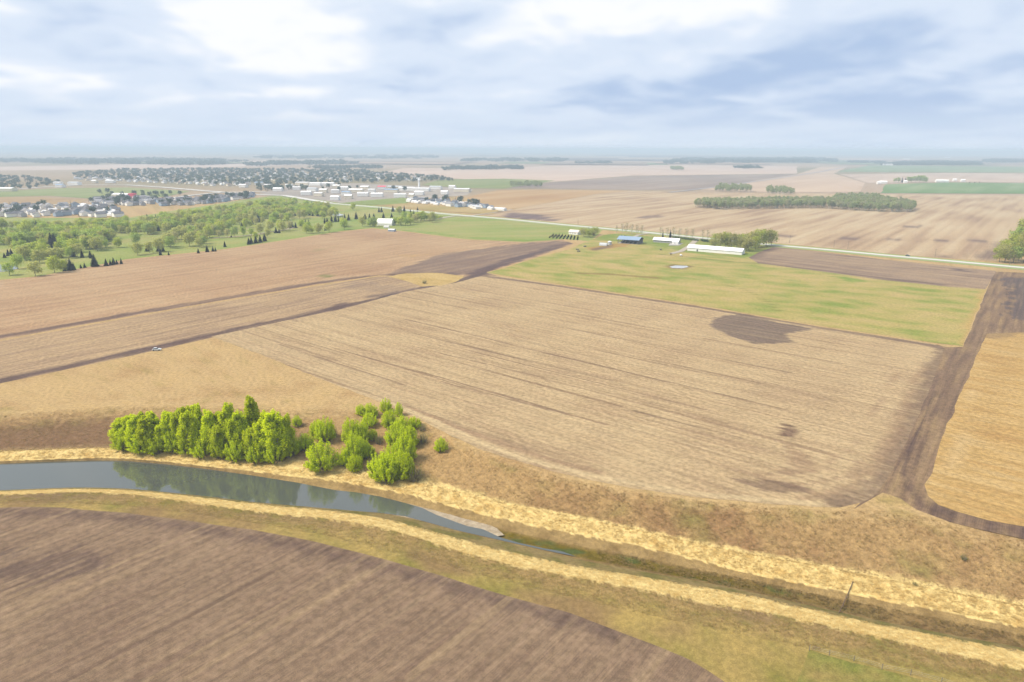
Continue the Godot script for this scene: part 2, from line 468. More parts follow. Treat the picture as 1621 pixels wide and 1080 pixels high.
# a sheet between two lines; the rows lie closer together at its start (bias > 1)
func loft(a: PackedVector3Array, b: PackedVector3Array, rows: int, amp: float, bias: float, tone_: Callable, q0: float) -> ArrayMesh:
	var buf := Buf.new()
	loft_into(buf, a, b, rows, amp, bias, tone_, q0)
	finish_normals(buf, a.size())
	return buf.mesh(true, true)

func loft_into(buf: Buf, a: PackedVector3Array, b: PackedVector3Array, rows: int, amp: float, bias: float, tone_: Callable, q0: float) -> void:
	var m := a.size()
	var k0 := buf.v.size()
	for j in rows + 1:
		var t := pow(float(j) / rows, bias)
		if q0 < 0.5 and bias > 1.0 and bias < 3.0:
			t = 1.0 - pow(1.0 - float(j) / rows, bias)
		for i in m:
			var p := a[i].lerp(b[i], t)
			if amp > 0.0:
				p.y += (N1.get_noise_2d(p.x * 0.16, p.z * 0.16) * 1.6 + N2.get_noise_2d(p.x * 0.55, p.z * 0.55)) * amp * sin(PI * t)
			if q0 == 3.0:
				p.y -= 0.5 * sin(PI * t)
			buf.v.append(p)
			buf.n.append(Vector3.UP)
			buf.c.append(tone_.call(p, q0 + t))
			buf.u.append(Vector2(p.x, p.z) / 9.0)
			buf.u2.append(Vector2(p.x * 0.8 - p.z * 0.6, p.x * 0.6 + p.z * 0.8) / 37.0)
	for j in rows:
		for i in m - 1:
			var k := k0 + j * m + i
			for x in [k, k + m, k + 1, k + 1, k + m, k + m + 1]:
				buf.ix.append(x)

func finish_normals(buf: Buf, _m: int) -> void:
	for i in buf.n.size():
		buf.n[i] = Vector3.ZERO
	for i in range(0, buf.ix.size(), 3):
		var a := buf.ix[i]
		var b := buf.ix[i + 1]
		var c := buf.ix[i + 2]
		var no := (buf.v[c] - buf.v[a]).cross(buf.v[b] - buf.v[a])
		if no.y < 0:
			no = -no
		buf.n[a] += no
		buf.n[b] += no
		buf.n[c] += no
	for i in buf.n.size():
		buf.n[i] = buf.n[i].normalized() if buf.n[i].length() > 0 else Vector3.UP

func loft_many(which: Array, rows: Array, amp: float) -> ArrayMesh:
	var buf := Buf.new()
	var tone_ := func(p: Vector3, q: float) -> Color: return valley_tone(Vector2(p.x, p.z), q)
	for k in rows.size():
		loft_into(buf, L3[which[k]], L3[which[k + 1]], rows[k], amp, 1.0, tone_, float(which[k]))
	finish_normals(buf, 0)
	return buf.mesh(true, true)

func bend(c: Color, d: Color, t: float) -> Color:
	return c.lerp(d, clampf(t, 0.0, 1.0))

func verge_tone(p: Vector2) -> Color:
	var c := tint(197, 172, 105)
	var n := N1.get_noise_2d(p.x * 0.035, p.y * 0.035)
	var m := N2.get_noise_2d(p.x * 0.12, p.y * 0.12)
	c = bend(c, tint(160, 152, 78), n * 1.3 + m * 0.5)
	c = bend(c, tint(216, 186, 112), -n * 0.9 - m * 0.5)
	# brown matted grass nearer the ditch, as a broken band
	var k := N3.get_noise_2d(p.x * 0.02 + 4.0, p.y * 0.03)
	c = bend(c, tint(166, 134, 100), smoothstep(0.05, 0.4, k) * 0.7)
	return c * (1.0 / grass_mean)

# tones across the valley: q runs 0 at the near rim to 7 at the far rim
func valley_tone(p: Vector2, q: float) -> Color:
	var n := N1.get_noise_2d(p.x * 0.09, p.y * 0.09)
	var m := N2.get_noise_2d(p.x * 0.30, p.y * 0.30)
	var big := N3.get_noise_2d(p.x * 0.016, p.y * 0.016)
	var jag := N2.get_noise_2d(p.x * 0.22 + 9.0, p.y * 0.22) * 0.35 + m * 0.16
	var straw := tint(250, 221, 150, 0.53)
	var c: Color
	if q < 3.0:
		var s := q + jag * (0.3 if q < 1.5 else 0.2)
		var far_verge := verge_tone(p) * grass_mean
		var low := bend(tint(200, 168, 110), tint(168, 140, 106), big * 2.2 + 0.1)
		low = bend(low, tint(160, 150, 78), n * 1.5)
		if s < 1.0:
			c = far_verge.lerp(low, smoothstep(0.0, 0.7, s + jag * 0.8))
		elif s < 2.0:
			c = bend(straw, tint(226, 190, 118, 0.53), m * 1.2 + n * 0.8)
		else:
			c = bend(tint(178, 156, 104), tint(146, 138, 78), n * 2.0 + 0.3)
	elif q < 4.0:
		# bed: olive weed in the wet run, bare pale silt beside the last water, tan grass further on
		var t := q - 3.0 + jag * 0.25
		var along := p.x
		c = bend(tint(180, 150, 100), tint(164, 134, 90), n * 1.8)
		var wet := smoothstep(0.55, 0.15, absf(t - 0.52)) * smoothstep(100.0, 48.0, along)
		c = bend(c, tint(132, 116, 42), wet * (0.95 + m * 0.5))
		c = bend(c, tint(104, 116, 62), wet * smoothstep(0.05, 0.35, N3.get_noise_2d(p.x * 0.05, p.y * 0.1)))
		var silt := smoothstep(40.0, 14.0, absf(along + 13.0)) * smoothstep(0.25, 0.45, t) * smoothstep(0.95, 0.7, t)
		c = bend(c, tint(214, 196, 168), silt * 0.0)
	elif q < 6.0:
		var s := q + jag * (0.12 if q < 5.4 else 0.34)
		if s < 5.0:
			c = bend(tint(196, 166, 112), tint(170, 142, 94), n * 1.6 + 0.2)
		else:
			c = bend(straw, tint(222, 184, 112, 0.53), m * 1.3 + n * 0.9)
			if s > 6.0:
				c = tint(172, 134, 92)
	else:
		var s := q - 6.0
		c = tint(210, 174, 120)
		c = bend(c, tint(186, 148, 104), big * 1.5 + n * 0.6 + 0.1)
		c = bend(c, tint(222, 186, 128), -n * 1.0 - m * 0.5)
		c = bend(c, tint(170, 156, 92), N3.get_noise_2d(p.x * 0.05 + 3.0, p.y * 0.05) * 1.5 - 0.15)
		c = bend(c, straw, smoothstep(0.10, 0.02, s + jag * 0.14))
		c = bend(c, meadow_tone(p) * grass_mean, smoothstep(0.72, 1.0, s + jag * 0.5) * 0.9)
		# darker thatch on the hill at the meadow end
		if p.x < -60.0:
			c = bend(c, tint(146, 112, 88), smoothstep(-60.0, -95.0, p.x) * smoothstep(0.95, 0.45, s + jag * 0.4) * 0.8)
	return c * (1.0 / grass_mean)

func meadow_tone(p: Vector2) -> Color:
	var d := p.length()
	var n := N1.get_noise_2d(p.x * 0.03, p.y * 0.03)
	var m := N2.get_noise_2d(p.x * 0.1, p.y * 0.1)
	var c := tint(229, 196, 141)
	c = bend(c, tint(204, 166, 116), n * 0.9 + m * 0.5)
	c = bend(c, tint(236, 200, 140), -n * 0.7 - m * 0.4)
	c = bend(c, tint(176, 158, 92), N3.get_noise_2d(p.x * 0.05, p.y * 0.05) * 1.3 - 0.35)
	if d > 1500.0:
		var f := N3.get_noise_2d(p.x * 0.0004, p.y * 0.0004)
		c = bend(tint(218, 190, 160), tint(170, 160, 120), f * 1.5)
	return c * (1.0 / grass_mean)

# a sheet over a polygon, cut into cells (along and across the rows) so that its colours can vary
func sheet(poly: PackedVector2Array, y: float, ang: float, cu: float, cv: float, tile: Vector2, tone_: Callable, rag := 0.0) -> ArrayMesh:
	var q := PackedVector2Array()
	var step := maxf(cu, cv) * 2.0
	for i in poly.size():
		var a := poly[i]
		var b := poly[(i + 1) % poly.size()]
		var n := clampi(int(a.distance_to(b) / step), 1, 60) if rag > 0.0 else 1
		for k in n:
			var p := a.lerp(b, float(k) / n)
			p += Vector2(N2.get_noise_2d(p.x * 0.12, p.y * 0.12), N2.get_noise_2d(p.x * 0.12 + 50.0, p.y * 0.12)) * rag
			q.append(p.rotated(-ang))
	var lo := q[0]
	var hi := q[0]
	for p in q:
		lo = lo.min(p)
		hi = hi.max(p)
	lo -= Vector2(cu, cv) * 0.37
	var nu := int(ceil((hi.x - lo.x) / cu)) + 1
	var nv := int(ceil((hi.y - lo.y) / cv)) + 1
	var edge := PackedByteArray()
	edge.resize(nu * nv)
	for i in q.size():
		var a := q[i]
		var b := q[(i + 1) % q.size()]
		var n := int(maxf(absf(b.x - a.x) / cu, absf(b.y - a.y) / cv) * 6.0) + 2
		for k in n + 1:
			var p := a.lerp(b, float(k) / n) - lo
			edge[clampi(int(p.y / cv), 0, nv - 1) * nu + clampi(int(p.x / cu), 0, nu - 1)] = 1
	var buf := Buf.new()
	var at := PackedInt32Array()
	at.resize((nu + 1) * (nv + 1))
	at.fill(-1)
	var add := func(g: Vector2) -> int:
		var w := g.rotated(ang)
		buf.v.append(Vector3(w.x, y, w.y))
		buf.n.append(Vector3.UP)
		buf.c.append(tone_.call(w))
		buf.u.append(Vector2(g.x / tile.x, g.y / tile.y))
		buf.u2.append(Vector2(w.x * 0.8 - w.y * 0.6, w.x * 0.6 + w.y * 0.8) / 43.0)
		return buf.v.size() - 1
	for j in nv:
		var yc := lo.y + (j + 0.5) * cv
		var xs := []
		for i in q.size():
			var a := q[i]
			var b := q[(i + 1) % q.size()]
			if (a.y > yc) != (b.y > yc):
				xs.append(a.x + (yc - a.y) / (b.y - a.y) * (b.x - a.x))
		xs.sort()
		for i in nu:
			if edge[j * nu + i]:
				var o := lo + Vector2(i * cu, j * cv)
				var rect := PackedVector2Array([o, o + Vector2(cu, 0), o + Vector2(cu, cv), o + Vector2(0, cv)])
				for piece in Geometry2D.intersect_polygons(q, rect):
					var tr := Geometry2D.triangulate_polygon(piece)
					var ids := []
					for p in piece:
						ids.append(add.call(p))
					for t in tr:
						buf.ix.append(ids[t])
				continue
			var xc := lo.x + (i + 0.5) * cu
			var c := 0
			for x in xs:
				if x < xc:
					c += 1
			if c % 2 == 0:
				continue
			var k := [j * (nu + 1) + i, j * (nu + 1) + i + 1, (j + 1) * (nu + 1) + i, (j + 1) * (nu + 1) + i + 1]
			for t in 4:
				if at[k[t]] < 0:
					at[k[t]] = add.call(lo + Vector2((i + t % 2) * cu, (j + t / 2) * cv))
			for t in [0, 1, 2, 2, 1, 3]:
				buf.ix.append(at[k[t]])
	return buf.mesh(true, true)

# the tone of a worked field: base, darker and lighter stretches along the rows, patches, marks left by wheels and water
func tone(s: Dictionary, p: Vector2) -> Color:
	var q := p.rotated(-s.ang)
	var n := N1.get_noise_2d(q.x * s.fx, q.y * s.fy)
	var big := N3.get_noise_2d(p.x * s.pf, p.y * s.pf)
	var v: float = n * s.k + big * s.pk
	var c: Color = s.c
	c = c.lerp(s.d, clampf(v, 0.0, 1.0)) if v > 0 else c.lerp(s.l, clampf(-v, 0.0, 1.0))
	for m in s.marks:
		var box: Rect2 = m.box
		if not box.has_point(p):
			continue
		var wob := N2.get_noise_2d(p.x * m.f, p.y * m.f)
		if m.area:
			var pw: Vector2 = p + Vector2(wob, N2.get_noise_2d(p.x * m.f + 31.0, p.y * m.f)) * m.w
			if Geometry2D.is_point_in_polygon(pw, m.pts):
				c = c.lerp(m.c, m.k * clampf(1.0 + n * 0.6, 0.0, 1.0))
		else:
			var best := 1e9
			for i in m.pts.size() - 1:
				best = minf(best, Geometry2D.get_closest_point_to_segment(p, m.pts[i], m.pts[i + 1]).distance_squared_to(p))
			var dd: float = sqrt(best) / m.w + wob * 0.5
			c = c.lerp(m.c, m.k * clampf(smoothstep(1.1, 0.6, dd) * (1.0 + n * 0.7), 0.0, 1.0))
	return c * s.gain

func mark(pts: Array, w: float, c: Color, k := 0.9, area := false, f := 0.08) -> Dictionary:
	var p := v2(pts)
	var r := Rect2(p[0], Vector2.ZERO)
	for x in p:
		r = r.expand(x)
	return {"pts": p, "w": w, "c": c, "k": k, "area": area, "f": f, "box": r.grow(w * 1.8)}

func field(called: String, label: String, category: String, pts: Array, y: float, ang: float, cell: Vector2, kind: String, c: Color, d: Color, l: Color, look: Array, marks := [], rag := 1.0) -> void:
	# look: along, across frequency, streak strength, patch frequency, patch strength
	var a := deg_to_rad(ang)
	var gain: float = {"rows": 1.0 / row_mean, "grass": 1.0 / grass_mean, "plain": 1.0}[kind]
	var s := {"ang": a, "fx": look[0], "fy": look[1], "k": look[2], "pf": look[3], "pk": look[4], "c": c, "d": d, "l": l, "marks": marks, "gain": gain}
	var f := func(p: Vector2) -> Color: return tone(s, p)
	var tile := Vector2(26.0, 13.0) if kind == "rows" else Vector2(11.0, 11.0)
	put(called, sheet(v2(pts), y, a, cell.x, cell.y, tile, f, rag), M[kind], label, category, "structure")

func make_fields() -> void:
	var soil := tint(142, 116, 104)
	var soil_dark := tint(112, 92, 88)
	var soil_pale := tint(180, 152, 126)
	# the dark field in the foreground
	var dr := RandomNumberGenerator.new()
	dr.seed = 19
	var lines := []
	for i in 46:
		var o := Vector2(dr.randf_range(-150, 60), dr.randf_range(-185, -95))
		var d := Vector2.from_angle(deg_to_rad(-51.4)) * dr.randf_range(14.0, 45.0)
		lines.append(mark([o.x - d.x, o.y - d.y, o.x + d.x, o.y + d.y], dr.randf_range(0.4, 0.8), tint(200, 172, 136) if dr.randf() < 0.65 else tint(128, 104, 90), dr.randf_range(0.3, 0.6), false, 0.02))
	var edge1 := [-156.1,-173.4,-126.6,-172.3,-107.5,-170,-87.9,-165.5,-68.8,-160.6,-50.3,-154.5,-32.8,-148,-16.4,-141,-1.3,-134,12.7,-128.2,20.5,-124.2]
	var edge2 := [-152.1,-168.4,-122.6,-165.9,-103.3,-162.2,-84.2,-157.5,-65.8,-152.4,-48,-146.3,-31.3,-140.1,-15.7,-133.2,-1.2,-126.5,12.1,-120.6,19.4,-116.1]
	field("ploughed_field", "dark brown harrowed field with rounded corner below the water", "field", [-182.6,-175,-158,-175.9,-147.4,-176.3,-129.1,-176.1,-109.4,-173.4,-89.5,-169.1,-70.3,-164.7,-51.5,-158.9,-33.5,-151.8,-16.7,-144.2,-1.3,-136.7,12.9,-130.5,22,-125.4,30.6,-120.3,36.2,-116.3,39.8,-113.2,42,-109.9,42.4,-105.5,41.4,-99.6,37.6,-87,-133.3,-86.3,-203.2,-146.1],
		0.03, -51.4, Vector2(3.0, 0.7), "rows", tint(165, 139, 115), tint(139, 114, 97), tint(189, 162, 132), [0.006, 0.42, 0.75, 0.02, 0.4],
		[mark(edge1, 2.6, soil_dark, 0.55), mark(edge2, 1.6, soil_pale, 0.55), mark([-150.7,-171.1,-121.6,-169.9,-94.4,-164.8,-64.2,-157.1,-39.1,-148.2,-16.2,-138.3,7.1,-127.3,19.9,-119.9,29.3,-113.8,34.3,-108.5], 1.2, soil_pale, 0.5),
		mark([-141.4,-146.5,-129.8,-152,-112.1,-154.4,-102.7,-146.8,-111.6,-139.2,-125.8,-134.4], 8.0, tint(118, 98, 92), 0.6, true)] + lines, 0.5)
	# the stubble field in the middle
	var stub := tint(221, 193, 150)
	var stub_d := tint(184, 152, 122)
	var stub_l := tint(238, 212, 166)
	var ms := [mark([115.8,-389.5,129.2,-415,147.5,-420.4,158.3,-400.8,175.6,-383.1,152.8,-371.5,152.5,-354.6,131.4,-350.6,123.1,-361.8], 2.2, tint(132, 113, 106), 0.85, true),
		mark([103,-240.7,108,-238.3,101.7,-227.8,96.3,-229.4], 0.7, tint(146, 118, 100), 0.9, true),
		mark([224.3,-338.8,192.2,-294.1,158.7,-248.2,131.2,-211.3,116.3,-193.1,107.1,-184.6,97.6,-180.3], 5.5, tint(146, 121, 104), 0.75),
		mark([162.7,-262,127.1,-213.7,105.4,-190.9,86.5,-182.9], 2.0, stub_d, 0.6), mark([200.8,-318,155,-254.9,125.2,-216.2,106.5,-197.3,85.5,-190], 1.2, stub_d, 0.55), mark([179.8,-303.1,140.2,-248.1,115.3,-216.2,98.3,-201.6,78.7,-198.4], 1.0, stub_d, 0.5),
		mark([98.8,-223.9,101.2,-211.1,95.3,-199.4,86.8,-198.4], 4.0, stub_d, 0.6, true),
		mark([70.6,-198.3,88.1,-191.6,92,-186.8,75.2,-188.3], 3.0, tint(140, 114, 100), 0.7, true),
		mark([-23.6,-550.4,42.3,-504.2,84.1,-470.9,121,-441.5,152.6,-412,180.5,-386,206.7,-365.6,226.3,-345.8], 3.5, tint(140, 116, 104), 0.8),
		mark([-43.6,-259.8,-21.3,-237.1,-6.7,-224,8.6,-211.7,28.5,-199.7], 1.6, stub_d, 0.7), mark([-55.2,-267,-28.8,-241.3,-11.2,-222.9,4.3,-209.7,24.2,-197.9,55.3,-185.8,90.9,-179.9], 1.4, stub_l, 0.9)]
	for a in [[-105.9,-411.3,44.4,-289.8], [-65.6,-403.8,70.2,-287.5], [-21.2,-335.6,77.9,-254.1], [-79.9,-330.4,22.3,-250.2], [19.1,-331.6,110.7,-254.4], [-35.3,-330.9,14.3,-293.9], [-31,-287.3,35.7,-239.5], [32.7,-382.4,129.4,-302.5], [-123.8,-347.2,-47.1,-282.9], [47.7,-253.8,87.5,-223.8]]:
		ms.append(mark(a, 0.7, tint(150, 122, 102), 0.75, false, 0.03))
	var mr := RandomNumberGenerator.new()
	mr.seed = 17
	for i in 44:
		var o := Vector2(mr.randf_range(-140, 190), 0)
		o.y = mr.randf_range(-520, -190)
		var d := Vector2.from_angle(deg_to_rad(39.3)) * mr.randf_range(25.0, 90.0)
		ms.append(mark([o.x - d.x, o.y - d.y, o.x + d.x, o.y + d.y], mr.randf_range(0.55, 0.9), tint(160, 130, 106) if mr.randf() < 0.6 else stub_l, mr.randf_range(0.35, 0.65), false, 0.015))
	field("stubble_field", "wide pale stubble field with long drill lines in the middle of the view", "field", [-165.1,-361.7,-139.6,-394.8,-110.1,-428.5,-78.1,-485.5,-44.3,-520,-23.8,-553.3,-5.6,-545.1,42.5,-506.6,84.5,-473,121.5,-443.4,153.2,-413.7,181.1,-387.5,207.4,-366.9,226.6,-351.9,226.8,-343.5,212.7,-323.3,179.4,-277.2,144.8,-229.9,121.7,-199.6,111.2,-187,103.3,-180.8,95.6,-178.1,88.2,-178.1,72.6,-180.5,54.8,-183.8,36.8,-189.2,18.1,-197.4,2.1,-207.3,-10.9,-217.1,-21.6,-227.8,-36.5,-245,-51.3,-259.8,-81.4,-286.7,-118.4,-321.3],
		0.05, 39.3, Vector2(2.5, 0.9), "rows", stub, stub_d, stub_l, [0.007, 0.34, 0.65, 0.02, 0.45], ms, 0.8)
	# the worked strip at the end of it and the golden stubble beyond
	field("bare_strip", "dark worked headland strip between pale stubble and golden stubble", "field", [414.2,-580.6,434.9,-574.8,469.6,-551.9,300.8,-335.2,147.6,-153.8,137.2,-161.7,129.6,-165.7,122.2,-170.6,117.1,-177.2,115.8,-183.1,113.1,-187,98.8,-177.1,109.3,-186.9,148,-235.7,189.3,-294.1,226.6,-351.9,229.6,-345.9,238.5,-347.2,279.6,-401.1,352,-498.1],
		0.03, 127.5, Vector2(5.0, 0.9), "rows", tint(166, 138, 112), tint(126, 104, 94), tint(196, 166, 124), [0.012, 0.28, 1.2, 0.02, 0.5],
		[mark([182.7,-277.3,158.6,-245,139.1,-218.9,123.6,-197.4], 0.8, tint(112, 92, 88), 0.9), mark([401.5,-550.5,354.1,-475.7,309.5,-417.8,317.5,-401.7,438.1,-551.3], 8.0, tint(118, 104, 104), 0.8, true), mark([229,-334.3,184.9,-277.3], 5.0, tint(150, 124, 106), 0.6), mark([123.1,-191.1,120.2,-179.4,126.4,-171.7,138.8,-163.9], 2.0, soil_dark, 0.6)], 0.8)
	field("stubble_field", "golden stubble field at the right edge beyond the dark strip", "field", [269.5,-374.6,235.6,-331.1,205,-291.6,180.3,-260,141.5,-209,128.6,-191.9,125.4,-185.1,125.2,-179.4,127.8,-175.8,133.9,-171.4,144,-166.5,158.5,-159.1,340.1,-335.7,366,-387.3],
		0.06, 39.3, Vector2(4.0, 1.0), "rows", tint(226, 188, 122), tint(206, 162, 102), tint(236, 204, 146), [0.02, 0.2, 0.9, 0.02, 0.6], [mark([267.6,-371.8,299.1,-386.3,334.5,-394.3], 9.0, tint(176, 146, 108), 0.8), mark([200,-277.4,167.9,-235.9,144.5,-204.3], 2.0, tint(238, 206, 150), 0.7)], 1.0)
	# pasture with the farm on its far side
	field("pasture", "green and straw mottled pasture in front of the farm buildings", "pasture", [-20.6,-565.2,-6,-590.7,23.5,-648.8,58.1,-704.9,84.6,-770.7,109.9,-830,140.9,-856.8,187.9,-819.9,231.2,-785.9,277.9,-744.5,277.5,-724.7,254.2,-696.4,226.4,-649.8,224.5,-619.8,265.1,-580.5,298.1,-540.1,333.1,-514.6,353.1,-500.4,284.8,-409.2,238.9,-348.4,228,-354.4,208.8,-369.6,182.4,-390.5,154.4,-417.1,122.5,-447.2,85.2,-477.4,42.9,-511.6,-5.6,-550.8],
		0.07, GRID, Vector2(5.0, 2.5), "grass", tint(208, 194, 118), tint(160, 178, 84), tint(226, 200, 136), [0.03, 0.05, 1.2, 0.012, 0.8],
		[mark([89.4,-781.9,132.8,-761.3,159.5,-721.6,177.3,-685.6,222.7,-649.7,263.9,-679.2,260.5,-744,185.3,-807.8,115.5,-842.9], 6.0, tint(134, 168, 66), 0.6, true),
		mark([75.4,-714.6,102.5,-744.8,132.8,-761.3,120.1,-725.4,83.2,-696.4], 3.0, tint(204, 158, 94), 0.8, true),
		mark([81,-705.5,106,-744.9,106.6,-725,82.7,-692], 1.5, tint(134, 112, 104), 0.8, true),
		mark([57.5,-563.8,78.3,-561.3,97.8,-552.9,116.9,-544.8], 4.0, tint(164, 136, 84), 0.7), mark([134.5,-603.8,144,-610.9,161.7,-604.4,153,-587.7,136.5,-587.3], 2.0, tint(150, 124, 84), 0.8, true),
		mark([145.9,-672,175.1,-652.4,198.7,-630.1,243.7,-609.7], 1.5, tint(112, 120, 66), 0.7), mark([351.5,-498.1,284.8,-409.2,240.4,-350.8], 2.2, tint(226, 192, 122), 0.9),
		mark([163.7,-513.9,173.5,-499.5,174.3,-456,171.7,-429.5], 0.9, tint(140, 140, 70), 0.7), mark([165.3,-351,201.9,-356.5,231.1,-348.3], 5.0, tint(150, 170, 72), 0.5),
		mark([265,-556.3,276.6,-548,283.7,-531.7,262.4,-528.7], 6.0, tint(140, 174, 68), 0.8, true)], 1.0)
	field("ploughed_field", "brown ploughed field between the pasture and the road", "field", [227.7,-653.7,254.2,-696.4,280,-729.7,314.2,-693.4,353.1,-645,391.3,-609.6,417.4,-583.8,354.7,-502.9,331.6,-512.1,296.7,-537.4,263.7,-577.4,224.5,-619.8],
		0.09, 39.7, Vector2(8.0, 2.0), "rows", tint(190, 163, 137), tint(150, 126, 114), tint(208, 180, 146), [0.012, 0.12, 1.2, 0.012, 0.6],
		[mark([230.1,-653.8,251,-687.5,275.1,-719.9], 6.0, tint(130, 108, 102), 0.8), mark([225.7,-623.4,266.5,-583.7,301,-545.7,334.7,-517.2], 4.0, tint(132, 110, 104), 0.8), mark([385,-599.3,399.1,-586.6,384.7,-576.8], 5.0, tint(116, 98, 102), 0.9, true)], 1.0)
	# fields on the left
	field("harrowed_field", "large reddish tan harrowed field next to the tree-lined park", "field", [-423,-441.8,-409.9,-500.4,-398.3,-523.5,-380,-540.2,-368.4,-579.5,-357.1,-628.2,-295.3,-691.1,-255.5,-766.4,-212.6,-852.4,-180.5,-888.3,-134.6,-854.9,-51,-777.8,13.2,-757.9,57.2,-786.6,67.1,-749,23.7,-652.7,-21.7,-568.2,-36.3,-547.3,-108.8,-551.5,-149.1,-510.4,-224.4,-421.3,-275.6,-353.8,-284.6,-339.1,-307.3,-297.4],
		0.05, -52.0, Vector2(9.0, 2.2), "rows", tint(216, 180, 141), tint(194, 156, 122), tint(228, 196, 154), [0.008, 0.10, 1.0, 0.008, 0.7],
		[mark([-69.1,-670.9,-33.4,-707.1,13.2,-752.7,60,-775.5,23.8,-656.7,-21.8,-571.3,-39.3,-553,-99.6,-557.5,-93.9,-588.7], 8.0, tint(140, 120, 114), 0.75, true), mark([-288.3,-343.7,-279.3,-358.8,-227,-426.6,-151.2,-517.9,-126.9,-539.8,-89.2,-557.8,-37.1,-558.9], 5.0, tint(128, 105, 100), 0.9), mark([-56.8,-499.9,-33.3,-538.9,-24.8,-577.4,-0.6,-632.9,31.3,-690.7,62.3,-759.3], 8.0, tint(118, 98, 98), 0.85),
		mark([-157.6,-550.5,-145.5,-553.7,-136.4,-548.1,-147.7,-542.2], 3.0, tint(140, 146, 84), 0.9, true), mark([-207.6,-697.9,-191.9,-712.3,-190,-680.6], 10.0, tint(184, 166, 116), 0.6, true), mark([-110.5,-657.5,-81.5,-670.6,-96.6,-645.9], 8.0, tint(220, 182, 124), 0.7, true)], 1.2)
	field("stubble_field", "narrow stubble strip between two dark dirt tracks on the left", "field", [-303.1,-292.9,-282.8,-336.8,-273.8,-351.3,-222.7,-417.9,-147.7,-505.5,-107.8,-545.8,-39.3,-553,-21.7,-568.2,-10.7,-547.8,-32.5,-525.5,-52.6,-504.8,-76.8,-476.6,-109.2,-424.9,-138.6,-391.7,-164,-359.1,-191.1,-323.5,-224.8,-283.4,-232,-271.2,-251.2,-238],
		0.04, -52.0, Vector2(6.0, 1.4), "rows", tint(206, 176, 140), tint(164, 136, 116), tint(226, 196, 152), [0.012, 0.2, 1.1, 0.012, 0.5],
		[mark([-234.4,-274.3,-227.2,-286.8,-208.5,-311,-193.5,-327.8,-166.8,-365.7,-140.6,-397.9,-111.8,-435.8,-91.5,-459.5,-73.9,-487.9,-43.9,-514.9,-30.9,-541.8,-24.2,-565.1], 5.0, tint(124, 102, 98), 0.92), mark([-93.1,-467.7,-69.6,-490.3,-44.3,-520,-30.2,-547.4,-22.9,-571.2], 8.0, tint(116, 96, 96), 0.85), mark([-121.3,-424.7,-114.6,-447.1,-106.1,-447.2,-112.3,-421.4], 4.0, tint(120, 98, 96), 0.8, true), mark([-123.3,-523.7,-91.3,-509,-56.3,-495.2,-76.8,-476.6,-106.4,-489.6,-127.6,-501], 9.0, tint(168, 144, 126), 0.5, true)], 0.8)
	field("grass_island", "small straw-yellow grass island inside the dark track bend", "grass patch", [-100.6,-546,-89.6,-560.7,-63.8,-564.3,-39.1,-550.1,-42.5,-527.9,-53.1,-509.7,-67.7,-504.5,-78.8,-522],
		0.09, GRID, Vector2(3.0, 2.0), "grass", tint(230, 198, 132), tint(212, 182, 112), tint(240, 210, 144), [0.05, 0.08, 1.2, 0.03, 0.6], [], 2.0)
	field("grass_patch", "green grass paddock corner at the bottom edge by the fence", "grass patch", [62,-119.2,56.1,-110.3,50.8,-101.1,86.6,-101.2,84.7,-109.4,74.5,-113.4,63.9,-117.9],
		0.05, 20.0, Vector2(1.2, 1.2), "grass", tint(168, 160, 88), tint(142, 152, 74), tint(190, 166, 102), [0.1, 0.14, 1.2, 0.04, 0.7], [], 0.3)
	# park, meadow by the road
	field("park_lawn", "green lawns and fairways among the park trees", "lawn", [-1016.1,-998.8,-817.5,-1025.6,-695.1,-1011,-568.2,-1015.8,-547.8,-1250.1,-539.3,-1376,-515,-1574,-371,-1402.1,-240.5,-1250.1,-112.3,-1105.6,-10.4,-1017.9,76.2,-934.8,116.8,-883.6,88.2,-770.8,60.9,-786.7,13.3,-763.2,-51.4,-783.4,-135.6,-861.6,-181.9,-895.5,-214.2,-859.1,-257.2,-771.9,-297.1,-695.6,-359.1,-631.9,-370.3,-582.6,-381.9,-543,-400.2,-526.1,-411.8,-502.9,-437.7,-414.4],
		0.02, -52.0, Vector2(12.0, 6.0), "grass", tint(182, 192, 108), tint(158, 182, 90), tint(206, 198, 128), [0.006, 0.02, 1.3, 0.01, 0.8],
		[mark([-429.4,-701.3,-426.8,-756.2,-404.3,-826.8,-427.5,-819.8,-434.7,-745.4], 6.0, tint(196, 188, 118), 0.7), mark([-346.4,-780.5,-307.2,-811.1,-285.5,-884.8], 3.0, tint(214, 186, 132), 0.9), mark([-335.2,-708.5,-298.4,-749.2,-317.3,-728.3], 5.0, tint(206, 190, 116), 0.6), mark([-359,-1153.2,-316.6,-1192.6,-280.9,-1156.6], 6.0, tint(210, 178, 124), 0.8)], 1.5)
	field("hay_field", "smooth green field between the white hall and the road", "field", [-154.5,-889.1,-131.9,-951.8,-85.5,-1024.5,-10.3,-999.5,75.5,-926.9,109.5,-890.5,69.6,-804.3,13.4,-768.7,-52.1,-794.9,-118,-848.7],
		0.09, -10.0, Vector2(12.0, 6.0), "grass", tint(186, 192, 112), tint(160, 184, 88), tint(204, 194, 126), [0.004, 0.03, 1.0, 0.01, 0.8], [mark([-137.7,-875.4,-52.5,-800.7,13.5,-774.1,65.4,-798.3], 5.0, tint(132, 176, 62), 0.6)], 1.5)
